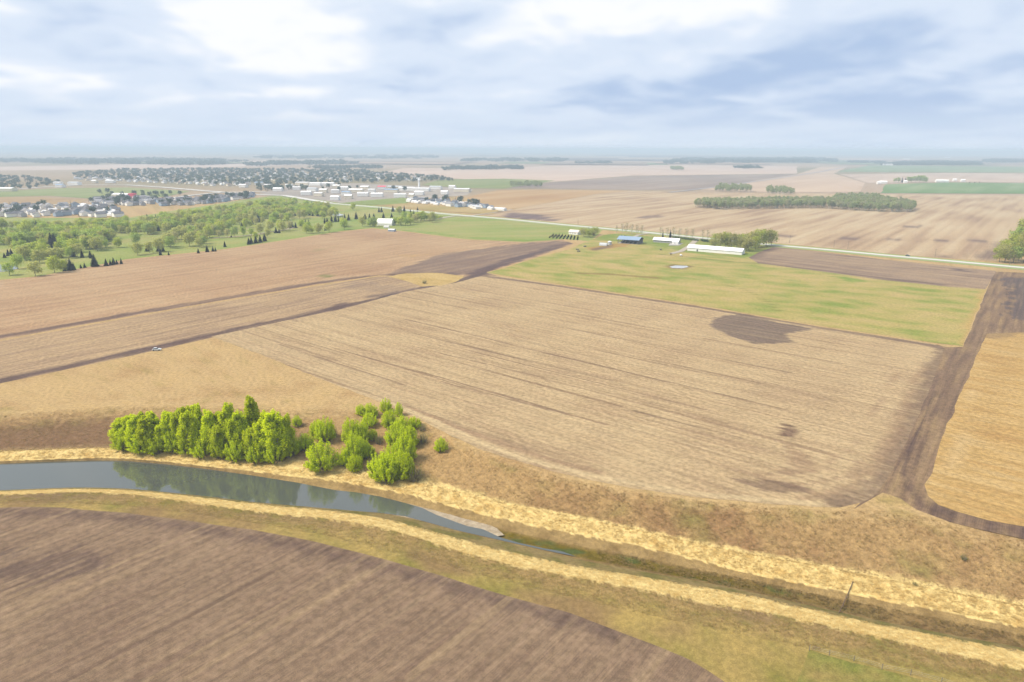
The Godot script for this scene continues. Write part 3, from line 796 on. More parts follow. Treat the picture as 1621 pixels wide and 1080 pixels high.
	# beyond the road
	field("stubble_field", "broad striped stubble field beyond the road below the woodlot", "field", [-45.5,-1076,78.1,-959.2,220,-827.1,304.3,-750.3,374.7,-686.2,418.7,-654.4,453.6,-636.1,559.2,-767.8,809,-1068.1,1350,-1570,1176,-1604,931,-1635,631,-1664,454,-1678,298,-1745,186,-1592,57.9,-1308.1,-11.9,-1155.9],
		0.12, 128.0, Vector2(24.0, 5.0), "rows", tint(230, 201, 162), tint(196, 164, 134), tint(242, 218, 180), [0.003, 0.045, 1.5, 0.004, 0.6],
		[mark([-10.6,-1037,62,-984.3,48.6,-1090.3,-11.6,-1132.3], 12.0, tint(136, 116, 120), 0.9, true), mark([316.2,-830,398.5,-802.2,485.9,-787.6,570.8,-784.5], 5.0, tint(146, 122, 116), 0.85), mark([188.5,-1064.5,239.4,-1097.9,225.6,-1055.9,197.7,-1035.2], 8.0, tint(150, 126, 120), 0.8, true), mark([534.8,-942.5,574.9,-951.8,539,-919.4], 8.0, tint(140, 118, 114), 0.8, true),
		mark([551.9,-767.6,494.2,-693.6,455.8,-655.2,426.2,-666.6], 10.0, tint(140, 118, 110), 0.7)], 3.0)
	var far := [
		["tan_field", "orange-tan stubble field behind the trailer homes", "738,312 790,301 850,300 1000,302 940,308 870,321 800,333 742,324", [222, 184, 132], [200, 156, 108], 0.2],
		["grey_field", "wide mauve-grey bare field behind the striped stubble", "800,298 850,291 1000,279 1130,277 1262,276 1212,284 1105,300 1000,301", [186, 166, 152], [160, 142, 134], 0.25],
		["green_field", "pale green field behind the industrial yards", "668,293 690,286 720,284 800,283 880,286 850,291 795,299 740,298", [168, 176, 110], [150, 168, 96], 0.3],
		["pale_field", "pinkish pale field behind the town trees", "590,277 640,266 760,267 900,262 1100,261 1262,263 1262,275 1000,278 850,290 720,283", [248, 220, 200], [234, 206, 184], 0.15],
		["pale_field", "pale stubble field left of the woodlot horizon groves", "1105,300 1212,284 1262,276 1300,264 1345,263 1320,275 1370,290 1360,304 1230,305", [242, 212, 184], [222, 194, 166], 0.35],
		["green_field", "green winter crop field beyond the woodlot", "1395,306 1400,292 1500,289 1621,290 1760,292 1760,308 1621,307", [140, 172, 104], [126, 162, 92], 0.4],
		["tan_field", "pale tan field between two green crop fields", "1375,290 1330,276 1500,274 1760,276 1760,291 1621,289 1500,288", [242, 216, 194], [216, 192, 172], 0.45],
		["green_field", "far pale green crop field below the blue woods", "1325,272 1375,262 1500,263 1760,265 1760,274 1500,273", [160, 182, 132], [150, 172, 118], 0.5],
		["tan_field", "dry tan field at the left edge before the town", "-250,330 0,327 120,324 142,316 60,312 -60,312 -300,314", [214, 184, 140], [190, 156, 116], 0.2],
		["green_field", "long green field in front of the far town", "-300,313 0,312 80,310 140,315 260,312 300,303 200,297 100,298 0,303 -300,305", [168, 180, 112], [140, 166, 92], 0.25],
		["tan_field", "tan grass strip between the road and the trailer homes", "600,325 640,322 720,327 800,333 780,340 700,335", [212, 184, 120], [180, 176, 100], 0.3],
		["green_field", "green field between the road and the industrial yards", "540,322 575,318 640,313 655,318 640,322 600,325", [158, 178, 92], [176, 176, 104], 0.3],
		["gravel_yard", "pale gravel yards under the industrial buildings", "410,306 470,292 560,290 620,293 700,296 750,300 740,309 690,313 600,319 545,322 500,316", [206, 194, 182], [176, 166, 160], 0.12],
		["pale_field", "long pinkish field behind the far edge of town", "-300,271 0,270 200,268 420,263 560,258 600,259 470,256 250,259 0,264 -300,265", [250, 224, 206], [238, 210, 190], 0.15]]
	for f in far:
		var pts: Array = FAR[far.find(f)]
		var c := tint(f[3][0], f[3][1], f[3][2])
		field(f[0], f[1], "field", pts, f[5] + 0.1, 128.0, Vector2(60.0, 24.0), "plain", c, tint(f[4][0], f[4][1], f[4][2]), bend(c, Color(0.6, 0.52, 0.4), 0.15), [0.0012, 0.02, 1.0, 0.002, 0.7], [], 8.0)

const FAR := [
	[-99.3,-1491.7,-34,-1751,62,-1785,298,-1745,186,-1592,71.5,-1340,-12,-1168,-81.1,-1286.4],
	[-19,-1837,72,-2080,458,-2698,821,-2866,1205,-2977,885,-2454,481,-1812,302,-1772],
	[-257,-1982,-248,-2262,-195,-2361,-25,-2426,142,-2294,72,-2080,-27,-1808,-118,-1831],
	[-544,-2729,-572,-3720,-169,-3654,351,-4430,1227,-4748,1812,-4489,1237,-3056,469,-2763,74,-2118,-199,-2411],
	[481,-1812,885,-2454,1205,-2977,1901,-4343,2171,-4543,1404,-3074,1107,-2197,858,-1727,640,-1689],
	[887,-1679,1126,-2120,1404,-2262,1633,-2237,1860,-2174,1429,-1663,1228,-1675],
	[1117,-2198,1396,-2996,1990,-3217,2664,-3126,1896,-2216,1665,-2282,1432,-2308],
	[1542,-3344,2398,-4751,2867,-4648,3792,-4462,2817,-3307,2047,-3310],
	[-1120,-1157,-892,-1206,-788.7,-1253.2,-838,-1378,-985,-1444,-1135,-1435,-1398,-1384],
	[-1415,-1401,-1060,-1439,-984,-1483,-851,-1395,-729,-1457,-766,-1653,-996,-1802,-1135,-1763,-1196,-1627,-1569,-1557],
	[-243.1,-1264.2,-204.3,-1310.9,-103.3,-1242.3,-12,-1168,-31,-1087.1,-115.7,-1139.7],
	[-322.1,-1305.2,-294.5,-1371.3,-227.8,-1465.2,-195.5,-1376.3,-204.3,-1310.9,-243.1,-1264.2],
	[-579,-1593,-614,-1992,-471,-2077,-342,-1976,-190,-1887,-99,-1774,-101,-1554,-161.7,-1468.7,-260.5,-1356.2,-316.2,-1305.5,-396.1,-1400.8],
	[-2915,-2917,-2248,-3083,-1828,-3328,-1405,-4003,-1115,-4952,-905,-4777,-1631,-5333,-2281,-4534,-2676,-3676,-3436,-3443]]

# ------------------------------------------------------------------ roads and water
func ribbon(pts: Array, w: float, y: float, crown := 0.0) -> ArrayMesh:
	var p := v2(pts)
	var buf := Buf.new()
	for i in p.size():
		var d := (p[mini(i + 1, p.size() - 1)] - p[maxi(i - 1, 0)]).normalized()
		var o := Vector2(-d.y, d.x)
		for t in [-0.5, -0.3, 0.0, 0.3, 0.5]:
			var q: Vector2 = p[i] + o * w * t
			buf.v.append(Vector3(q.x, y + crown * (1.0 - absf(t) * 2.0), q.y))
			buf.n.append(Vector3.UP)
	for i in p.size() - 1:
		for t in 4:
			var k := i * 5 + t
			for x in [k, k + 5, k + 1, k + 1, k + 5, k + 6]:
				buf.ix.append(x)
	return buf.mesh()

func make_roads() -> void:
	var paved := mat(Color(0.46, 0.45, 0.42), 0.9)
	var shoulder := mat(Color(0.36, 0.33, 0.27), 0.95)
	var gravel := mat(Color(0.30, 0.26, 0.21), 0.95)
	var grass := mat(Color(0.20, 0.25, 0.08), 0.95)
	var main := [-343.2,-1304.2,-234.1,-1216,-111.8,-1100.1,-10.4,-1017.9,76.2,-934.8,151.2,-870.7,215.3,-808.7,281.4,-744.6,322.1,-711.8,366.8,-671.3,408,-636.9,452.5,-599.1,495.5,-558.2]
	put("road_verge", ribbon(main, 26.0, 0.16, 0.1), grass, "green mown verge along both sides of the country road", "verge", "structure")
	put("road_shoulder", ribbon(main, 11.0, 0.3, 0.15), shoulder, "gravel shoulder of the pale country road", "shoulder", "structure")
	put("road", ribbon(main, 7.6, 0.5, 0.1), paved, "pale grey country road crossing behind the farm", "road", "structure")
	put("driveway", ribbon([171.4,-851.2,153.7,-831.3,139.4,-800.5,125.6,-782.9], 5.0, 0.34), gravel, "gravel drive from the road to the blue-roofed shed", "driveway", "structure")
	put("driveway", ribbon([219.8,-808.8,206.4,-774.1,190.2,-732.1,171.7,-694.2,157.5,-676.5], 6.0, 0.34), gravel, "dirt drive from the road past the long white barn", "driveway", "structure")
	put("driveway", ribbon([-63.9,-1054.7,-88.7,-1063.9,-105.1,-1033.4,-120.7,-1004.5], 10.0, 0.34), gravel, "gravel lay-by between the road and the green field", "driveway", "structure")
	put("side_road", ribbon([-64.5,-1064.9,-32,-1120.1,-1.4,-1180.9], 7.0, 0.4), gravel, "gravel side road leaving the country road towards the trailer homes", "road", "structure")
	put("highway", ribbon([-1415,-1543,-1213,-1651,-1214,-1787,-1179,-1916,-1063,-1924,-902,-1808,-722,-1656,-577,-1548,-495,-1510,-343.2,-1304.2], 16.0, 0.9), paved, "pale highway curving through the far side of town", "road", "structure")
	put("highway", ribbon([-691,-1386,-695,-1499,-673,-1610,-581,-1640], 13.0, 1.2), paved, "pale link road rising to the highway junction in town", "road", "structure")
	put("side_road", ribbon([-1058,-1248,-921,-1247,-830.4,-1229.9,-786.3,-1268], 14.0, 0.9), paved, "pale straight road across the tan field at the left edge", "road", "structure")
	put("farm_track", ribbon([377,-1673,549,-1906,903,-2455,1463,-3335,2069,-4368], 14.0, 0.9), mat(Color(0.22, 0.2, 0.2), 0.95), "dark straight farm road running to the horizon", "road", "structure")
	put("park_path", ribbon([-343.1,-786.3,-314.6,-810.9,-289,-870.5,-281.8,-899.6], 3.5, 0.3), gravel, "pale path under the row of park trees", "path", "structure")
	put("yard_slab", sheet(v2([168.1,-736.5,176.1,-759.8,188.9,-754.9,179.8,-736.8]), 0.3, 0.0, 6, 6, Vector2(9, 9), func(_p): return Color(0.33, 0.32, 0.30)), M.plain, "pale concrete yard slab beside the white-roofed farmhouse", "slab", "structure")

func pool(called: String, label: String, pts: Array, y: float, m: Material) -> void:
	put(called, sheet(v2(pts), y, 0.0, 20.0, 20.0, Vector2(9, 9), func(_p): return Color(1, 1, 1), 0.0), m, label, "water", "structure")

func make_water() -> void:
	var silt := func(p: Vector2) -> Color:
		return bend(tint(222, 204, 176), tint(190, 168, 136), N2.get_noise_2d(p.x * 0.4, p.y * 0.4) * 1.5) * (1.0 / grass_mean)
	put("silt_flat", sheet(v2([-33.5,-191.5,-29.5,-191.1,-24.4,-190,-16.8,-185.9,-9.9,-181.5,-4,-177.3,-2.2,-173.6,-5.3,-172.6,3.7,-168.1,10.5,-164.5,3.6,-165.9,-3.4,-168.7,-12.5,-172.9,-22,-176.5,-32,-181.7,-40,-184.2,-48,-186,-40.7,-188,-32.9,-188]), -6.78, 0.0, 1.0, 1.0, Vector2(7, 7), silt, 0.4), M.grass, "pale dried silt beside the narrowing water", "silt flat", "structure")
	pool("water", "grey open water of the ditch mirroring trees and sky", [-244.2,-196.7,-176.6,-198.1,-164.8,-198.6,-153.5,-199.9,-139.8,-200.9,-125,-200.2,-110.1,-197.7,-96.2,-195.2,-80.9,-191.7,-66.4,-189.4,-52.1,-187.2,-40.2,-185.6,-32.3,-183.8,-24.2,-179.9,-16.4,-176.1,-8.9,-173.1,-1.7,-170.2,5.4,-167.4,12.3,-164.7,17.7,-162.9,14,-165.3,8.9,-166.8,1.9,-169.6,-3.5,-172.5,-8.2,-176.5,-12.9,-178.2,-16.8,-180.7,-22.8,-184.6,-27.6,-188.7,-33.5,-191.8,-42.1,-195.8,-50.8,-198.6,-57.2,-199.8,-71.1,-204.9,-87.5,-209.8,-104.4,-214.4,-121.5,-218.2,-138.6,-221,-151.8,-220.7,-166.6,-219.5,-178.8,-217.9,-191.4,-217.1,-264.5,-215.5], -6.7, M.water)
	var pond := mat(Color(0.30, 0.31, 0.32), 0.12)
	pool("farm_pond", "small grey stock pond in the pasture", [139.4,-600.6,146.2,-605.8,156,-604.3,155.5,-597.6,148.3,-590.8,139.8,-592.2], 0.12, pond)
	pool("park_pond", "bright pond among the park trees at the left edge", [-461.3,-580.6,-451.7,-597.4,-433.4,-591.1,-421.7,-578.3,-421.4,-562.7,-442.8,-556.2], 0.12, M.water)
	pool("park_pond", "narrow pale pond behind a row of park spruces", [-292,-1109.4,-278.6,-1104.4,-261,-1072.7,-266.9,-1057,-284.6,-1077.1], 0.14, pond)

# ------------------------------------------------------------------ trees
# leaves as small bent faces round a point
func leaves(buf: Buf, r: RandomNumberGenerator, at: Vector3, rad: Vector3, n: int, size: float, c: Color, vary: float, mid: Vector3) -> void:
	for i in n:
		var d := Vector3(r.randfn(), r.randfn(), r.randfn()).normalized()
		var p := at + d * rad * pow(r.randf(), 0.45)
		var a := Vector3(r.randfn(), r.randfn(), r.randfn()).normalized()
		var b := a.cross(Vector3(r.randfn(), r.randfn(), r.randfn())).normalized()
		var s := size * r.randf_range(0.6, 1.35)
		var out := (p - mid).normalized() + Vector3(0, 0.3, 0)
		if a.cross(b).dot(out) < 0.0:
			b = -b
		var no := (out * 0.45 + a.cross(b) * 0.8).normalized()
		var t := r.randf_range(-vary, vary)
		var col := Color(clampf(c.r * (1.0 + t * 1.2), 0, 1), clampf(c.g * (1.0 + t), 0, 1), clampf(c.b * (1.0 + t * 0.6), 0, 1))
		var k := buf.v.size()
		for q in [p - a * s, p + b * s * 0.6, p + a * s, p - b * s * 0.6]:
			buf.v.append(q)
			buf.n.append(no)
			buf.c.append(col)
		for x in [0, 1, 2, 0, 2, 3]:
			buf.ix.append(k + x)

# style: "poplar" upright and narrow, "willow" a dome of many upright stems, "round" a park tree, "sparse" a half-bare one
func tree_shapes(style: String, seed_: int, n: int, size: float, c: Color) -> Array:
	var r := RandomNumberGenerator.new()
	r.seed = seed_
	var wood := Buf.new()
	var crown := Buf.new()
	var mid := Vector3(0, 5.0, 0)
	if style == "willow":
		var stems := 90
		for i in stems:
			var a := r.randf() * TAU
			var ph := acos(1.0 - r.randf() * 0.93)
			var foot := Vector3(cos(a), 0, sin(a)) * sin(ph) * 1.6 + Vector3(0, -0.5, 0)
			var tip := Vector3(cos(a) * sin(ph) * 4.6, 0.8 + 9.0 * pow(cos(ph), 0.8), sin(a) * sin(ph) * 4.6) * r.randf_range(0.86, 1.05)
			var bend_ := foot.lerp(tip, 0.5) + Vector3(0, 0.5, 0)
			wood.tube(foot, bend_, 0.08, 0.05, 4)
			wood.tube(bend_, tip, 0.05, 0.015, 4)
			var m := n / stems
			for k in 5:
				var t := 0.42 + 0.60 * k / 4.0
				var p := foot.lerp(bend_, t * 2.0) if t < 0.5 else bend_.lerp(tip, t * 2.0 - 1.0)
				leaves(crown, r, p, Vector3(0.5, 0.85, 0.5), m / 5, size, c, 0.25, Vector3(0, 2.0, 0))
		return [wood.mesh(), crown.mesh(true)]
	var trunks := r.randi_range(1, 3) if style == "poplar" else 1
	var reach := {"poplar": 2.3, "aspen": 2.6, "round": 4.6, "sparse": 3.6}[style] as float
	var first := {"poplar": 0.12, "aspen": 0.36, "round": 0.26, "sparse": 0.24}[style] as float
	for t in trunks:
		var lean := Vector3(r.randf_range(-1, 1), 0, r.randf_range(-1, 1)) * (0.6 if trunks == 1 else 1.3)
		var tall := 10.0 * r.randf_range(0.82, 1.0) if t > 0 else 9.7
		var foot := lean * 0.35 + Vector3(0, -0.5, 0)
		var tip := lean + Vector3(0, tall, 0)
		var half := foot.lerp(tip, 0.45) + Vector3(r.randf_range(-0.25, 0.25), 0, r.randf_range(-0.25, 0.25))
		var thick := 0.17 if style == "poplar" else 0.24
		wood.tube(foot, half, thick, thick * 0.62, 6)
		wood.tube(half, tip, thick * 0.62, 0.03, 5)
		var boughs := (54 / trunks + 10) if style == "poplar" else 34
		for i in boughs:
			var f := first + (0.97 - first) * pow((i + r.randf()) / boughs, 0.9)
			var p := foot.lerp(half, f / 0.45) if f < 0.45 else half.lerp(tip, (f - 0.45) / 0.55)
			var g := (f - first) / (1.0 - first)
			var spread := reach * (sqrt(clampf(1.0 - pow(absf(g - 0.38) / 0.64, 2.2), 0.03, 1.0)) if style != "poplar" else clampf(1.15 - g * 0.85, 0.2, 1.0) * clampf(0.55 + g * 2.5, 0.0, 1.0))
			spread *= r.randf_range(0.65, 1.1)
			var a := r.randf() * TAU + i * 2.4
			var up := r.randf_range(0.5, 1.0) * (1.3 if style == "poplar" else 0.55)
			var e := p + Vector3(cos(a), up, sin(a)) * spread * (0.8 if style == "poplar" else 0.95)
			e.y = minf(e.y, 10.2)
			wood.tube(p, e, 0.055 if style == "poplar" else 0.08, 0.015, 3)
			var m := n / (boughs * trunks)
			var puff := (0.34 + spread * 0.20) if style == "poplar" else (0.8 + spread * 0.31)
			leaves(crown, r, p.lerp(e, 0.62), Vector3(puff, puff * (1.7 if style == "poplar" else 1.1), puff), m / 2, size, c, 0.22, mid)
			leaves(crown, r, e, Vector3(puff, puff * (1.9 if style == "poplar" else 1.15), puff) * 0.85, m - m / 2, size, c, 0.22, mid)
	return [wood.mesh(), crown.mesh(true)]

func spruce_shapes(seed_: int, whorls: int, per: int, c: Color) -> Array:
	var r := RandomNumberGenerator.new()
	r.seed = seed_
	var wood := Buf.new()
	var crown := Buf.new()
	wood.tube(Vector3(0, -0.4, 0), Vector3(0, 9.9, 0), 0.22, 0.02, 6)
	for w in whorls:
		var f := float(w) / whorls
		var y := 0.7 + 9.1 * f
		var rad := (2.6 * pow(1.0 - f, 0.85) + 0.16) * r.randf_range(0.86, 1.08)
		var k := maxi(4, int(per * (1.0 - f * 0.7)))
		var off := r.randf() * TAU
		for i in k:
			var a := off + TAU * i / k + r.randf_range(-0.2, 0.2)
			var d := Vector3(cos(a), 0, sin(a))
			var s := Vector3(-d.z, 0, d.x)
			var ln := rad * r.randf_range(0.78, 1.1)
			var col := c * r.randf_range(0.75, 1.25)
			col.a = 1.0
			# each bough a drooping, tapering blade with a raised spine
			var p0 := Vector3(0, y + 0.35, 0)
			var p1 := d * ln * 0.55 + Vector3(0, y + 0.12, 0)
			var p2 := d * ln + Vector3(0, y - 0.28 * ln * 0.5, 0)
			var wd := ln * 0.34 + 0.12
			var v := [p0, p1 + s * wd - Vector3(0, 0.22, 0), p1, p1 - s * wd - Vector3(0, 0.22, 0), p2]
			for t in [[0, 1, 2], [0, 2, 3], [1, 4, 2], [2, 4, 3]]:
				var b := crown.v.size()
				for x in t:
					crown.v.append(v[x])
					crown.n.append((d + Vector3(0, 0.8, 0)).normalized())
					crown.c.append(col)
					crown.ix.append(crown.v.size() - 1)
				b += 0
	return [wood.mesh(), crown.mesh(true)]

var protos := {}
var done := []

func proto(key: String, called: String, category: String, shapes: Array, bark: String, leaf: String) -> void:
	var o := Node3D.new()
	o.name = numbered(called)
	o.set_meta("base", called)
	o.set_meta("category", category)
	part("trunk", shapes[0], M[bark], o)
	part("crown", shapes[1], M[leaf], o)
	protos[key] = o

# places a tree, its parts shared with the others of its kind
func plant(key: String, at: Vector3, high: float, wide: float, label: String, group: String) -> Node3D:
	var src: Node3D = protos[key]
	var o: Node3D
	if done.has(key):
		o = src.duplicate()
		o.name = numbered(src.get_meta("base"))
	else:
		done.append(key)
		o = src
	add_child(o)
	o.position = at
	o.rotation.y = rng.randf() * TAU
	o.scale = Vector3(wide / 10.0, high / 10.0, wide / 10.0)
	o.set_meta("label", label)
	o.set_meta("category", src.get_meta("category"))
	if group != "":
		o.set_meta("group", group)
	return o

func make_creek_trees() -> void:
	var green := Color(0.54, 0.62, 0.010)
	for i in 5:
		proto("poplar%d" % i, "poplar_tree", "tree", tree_shapes("poplar", 100 + i, 11000, 0.17, green * [1.0, 1.12, 0.80, 1.05, 0.90][i]), "pale_bark", "leaf")
	for i in 4:
		proto("willow%d" % i, "willow_shrub", "shrub", tree_shapes("willow", 200 + i, 11000, 0.18, Color(0.50, 0.60, 0.008) * [1.0, 1.08, 0.93, 1.03][i]), "bark", "leaf")
	for i in 2:
		proto("thin%d" % i, "thin_shrub", "shrub", tree_shapes("willow", 240 + i, 1300, 0.18, Color(0.26, 0.27, 0.05)), "bark", "leaf")
	# x, y, z, height, width
	var belt := [-143,-4.6,-229.7,9.6,6.9,-140.4,-4.4,-230,10.4,6.4,-136.4,-4.8,-227.5,12,6.8,-134.6,-4.4,-229.4,12,6.3,-129.8,-5,-225.4,12.6,7.7,-128.6,-4.2,-229.6,12.1,6.8,-124.5,-4.9,-225.6,9.8,6.1,-124.1,-4.1,-229.9,12.6,6.2,-120.4,-4.3,-228.2,14.2,6.7,-117,-4.4,-227.3,15.3,6.6,-113.1,-4.8,-224.5,15.4,7,-112.2,-4.2,-228,15.6,6.6,-107.5,-4.9,-223.2,15.6,6.9,-103.8,-5.1,-220.6,12.2,5.9,-104.9,-4.1,-226.9,13.4,6,-101.1,-4.3,-225.2,17.6,6.9,-97.8,-4.9,-221.2,14.2,5.8,-95.3,-4.5,-223,15.4,6.3,-91.5,-5,-219.4,11.8,5.7,-92.7,-3.8,-227.3,18.5,5.9,-86.8,-4.9,-219.2,12.7,6.2,-86.3,-4,-224.5,14.6,6.3,-81.4,-4.8,-218.5,17.3,8,-79.4,-4,-222.6,14.5,6.2]
	for i in belt.size() / 5:
		var h: float = belt[i * 5 + 3]
		plant("poplar%d" % ((i * 3) % 5), Vector3(belt[i * 5], belt[i * 5 + 1] - 0.2, belt[i * 5 + 2]), h, maxf(belt[i * 5 + 4] * 2.5, 0.95 * h), "bright green poplar, %s from left in the dense belt above the water" % ordinal(i), "poplars in the belt above the water")
	var shrubs := [-81.5,-1.5,-240.7,4.3,3.5,-73.6,-3.6,-224.3,6,5.7,-71.8,-2.3,-233.1,6.5,4.9,-68,-2.7,-230.1,9.3,6.7,-64.5,-5.2,-212.1,10.4,9.9,-57.5,-4.6,-214.4,5.9,5.4,-58,-2.8,-227.6,10.2,6.1,-54.5,-2.6,-228.4,8.8,5.7,-54.3,-4.1,-216.8,10.8,7.2,-52.1,-3.7,-219,7.6,5,-53,-4.9,-210.7,6,4.9,-59.1,-0.5,-249.3,4.5,3.6,-55.2,-0.6,-248.3,5.5,5.6,-53.7,-1.3,-240.6,5.1,5.4,-50.7,-2.4,-230,4.5,3.3,-49.5,-3.7,-218,4.8,4.1,-49.7,-0.2,-252,5.8,4.6,-43.8,-0.2,-248.1,5.8,3,-45.8,-1.2,-239.2,7.1,5.8,-40.3,-1.4,-234.8,7,5.7,-36.6,-0.8,-238.3,4.3,4.8,-41.7,-2.4,-225.9,8.7,6.5,-37,-2.3,-224.6,8.2,6.4,-36.4,-3.5,-214.7,10.3,6.7,-40.5,-4.2,-210.4,9.2,7,-43.6,-5.1,-205.2,9.3,7.3,-36.6,-4.8,-204.7,10.2,8.1,-40.5,-5.3,-202.9,9.7,7.2,-24.7,-1.8,-219.8,5,4.5]
	for i in shrubs.size() / 5:
		var h: float = shrubs[i * 5 + 3]
		var label := "bright green willow shrub, %s from left in the loose thicket before the stubble field" % ordinal(i)
		if i == 4:
			label = "largest round green willow shrub beside the straw bank"
		elif i == shrubs.size() / 5 - 1:
			label = "lone small yellow-green shrub on the brown slope right of the thicket"
		plant("willow%d" % (i % 4), Vector3(shrubs[i * 5], shrubs[i * 5 + 1] - 0.2, shrubs[i * 5 + 2]), h, shrubs[i * 5 + 4] * 1.25, label, "willow shrubs of the thicket")
	var under := [-140.6,-4.9,-227.7,7,6.9,-133.5,-5.1,-225.5,7.2,7.3,-126.7,-5.1,-224.5,7.1,7.2,-121.4,-4.7,-225.9,8.6,7.1,-116.1,-4.9,-224.2,7.6,7,-109.1,-5.1,-221.6,8.1,6.9,-102,-5.1,-220.6,8,6.3,-96.4,-5.2,-218.8,8,6.7,-88.5,-5.1,-217.7,8.5,6.6,-82.1,-5,-217,9.1,6.1,-78.2,-4.3,-220.2,8.1,6.1,-116.3,-4.1,-228.9,9.7,6.1,-107.9,-3.9,-228.6,10.2,6,-96.4,-3.8,-227.4,11.1,5.9,-88,-3.6,-227,10.6,5.8]
	for i in under.size() / 5:
		plant("willow%d" % (i % 4), Vector3(under[i * 5], under[i * 5 + 1] - 0.2, under[i * 5 + 2]), under[i * 5 + 3], under[i * 5 + 4] * 1.3, "low leafy green shrub at the foot of the poplar belt above the water, %s listed from left" % ordinal(i), "shrubs at the foot of the poplars")
		if i > 10:
			get_child(get_child_count() - 1).set_meta("label", "low leafy green shrub behind the poplars, %s from left of four" % ordinal(i - 11))
		else:
			get_child(get_child_count() - 1).set_meta("label", "low leafy green shrub at the foot of the poplar belt, %s from left" % ordinal(i))
	var thin := [-31.6,-4.7,-203.2,7.2,6.3,-31.8,-1.7,-226.5,4.4,4.6,-33,-0.8,-234.8,3.5,3.8,-76.2,-3,-228.9,4.4,3.4,-47.9,-2.6,-227.3,4.4,4.2,-65.8,-2.3,-233.2,4.5,3.9,-139.1,-5.1,-226.5,5.3,5.8,-47,-4.5,-210.9,4.6,4.4]
	var where := ["beside the big willow near the straw bank", "on the slope just right of the thicket", "at the stubble edge right of the thicket", "between poplar belt and thicket", "in the gap inside the thicket", "behind the largest round willow", "at the meadow end of the poplar belt", "at the foot of the thicket gap"]
	for i in thin.size() / 5:
		plant("thin%d" % (i % 2), Vector3(thin[i * 5], thin[i * 5 + 1] - 0.2, thin[i * 5 + 2]), thin[i * 5 + 3], thin[i * 5 + 4] * 1.1, "thin brownish half-leafed shrub " + where[i], "half-leafed shrubs")
	var small := [117.8,-2.4,-155.7,1.8,2.4,101.2,-4.9,-148.3,1,1.9,-67.4,0,-517,3.9,4.9]
	var told := ["small yellow bush on the brown slope at the right", "low dark bush near the straw bank at the right", "small dark bush on the straw-yellow grass island"]
	for i in 3:
		plant("thin%d" % (i % 2), Vector3(small[i * 5], small[i * 5 + 1] - 0.1, small[i * 5 + 2]), small[i * 5 + 3], small[i * 5 + 4], told[i], "")

# random points inside a polygon, about gap metres apart
func scatter(pts: Array, gap: float, jitter := 0.75) -> Array:
	var p := v2(pts)
	var lo := p[0]
	var hi := p[0]
	for x in p:
		lo = lo.min(x)
		hi = hi.max(x)
	var out := []
	var y := lo.y
	while y < hi.y:
		var x := lo.x
		while x < hi.x:
			var q := Vector2(x, y) + Vector2(rng.randf_range(-1, 1), rng.randf_range(-1, 1)) * gap * jitter
			if Geometry2D.is_point_in_polygon(q, p):
				out.append(q)
			x += gap
		y += gap
	return out

func multi(called: String, m: Mesh, spots: Array, label: String, category: String, parent: Node = self) -> MultiMeshInstance3D:
	# spots: Vector3 position, height scale, width scale
	var mm := MultiMesh.new()
	mm.transform_format = MultiMesh.TRANSFORM_3D
	mm.mesh = m
	mm.instance_count = spots.size()
	for i in spots.size():
		var s = spots[i]
		var b := Basis(Vector3.UP, rng.randf() * TAU).scaled(Vector3(s[2], s[1], s[2]))
		mm.set_instance_transform(i, Transform3D(b, s[0]))
	var o := MultiMeshInstance3D.new()
	o.name = numbered(called)
	o.multimesh = mm
	parent.add_child(o)
	tag(o, label, category, "", "stuff")
	return o

func joined(shapes: Array, bark: String, leaf: String) -> ArrayMesh:
	var m := ArrayMesh.new()
	m.add_surface_from_arrays(Mesh.PRIMITIVE_TRIANGLES, (shapes[0] as ArrayMesh).surface_get_arrays(0))
	m.surface_set_material(0, M[bark])
	m.add_surface_from_arrays(Mesh.PRIMITIVE_TRIANGLES, (shapes[1] as ArrayMesh).surface_get_arrays(0))
	m.surface_set_material(1, M[leaf])
	return m

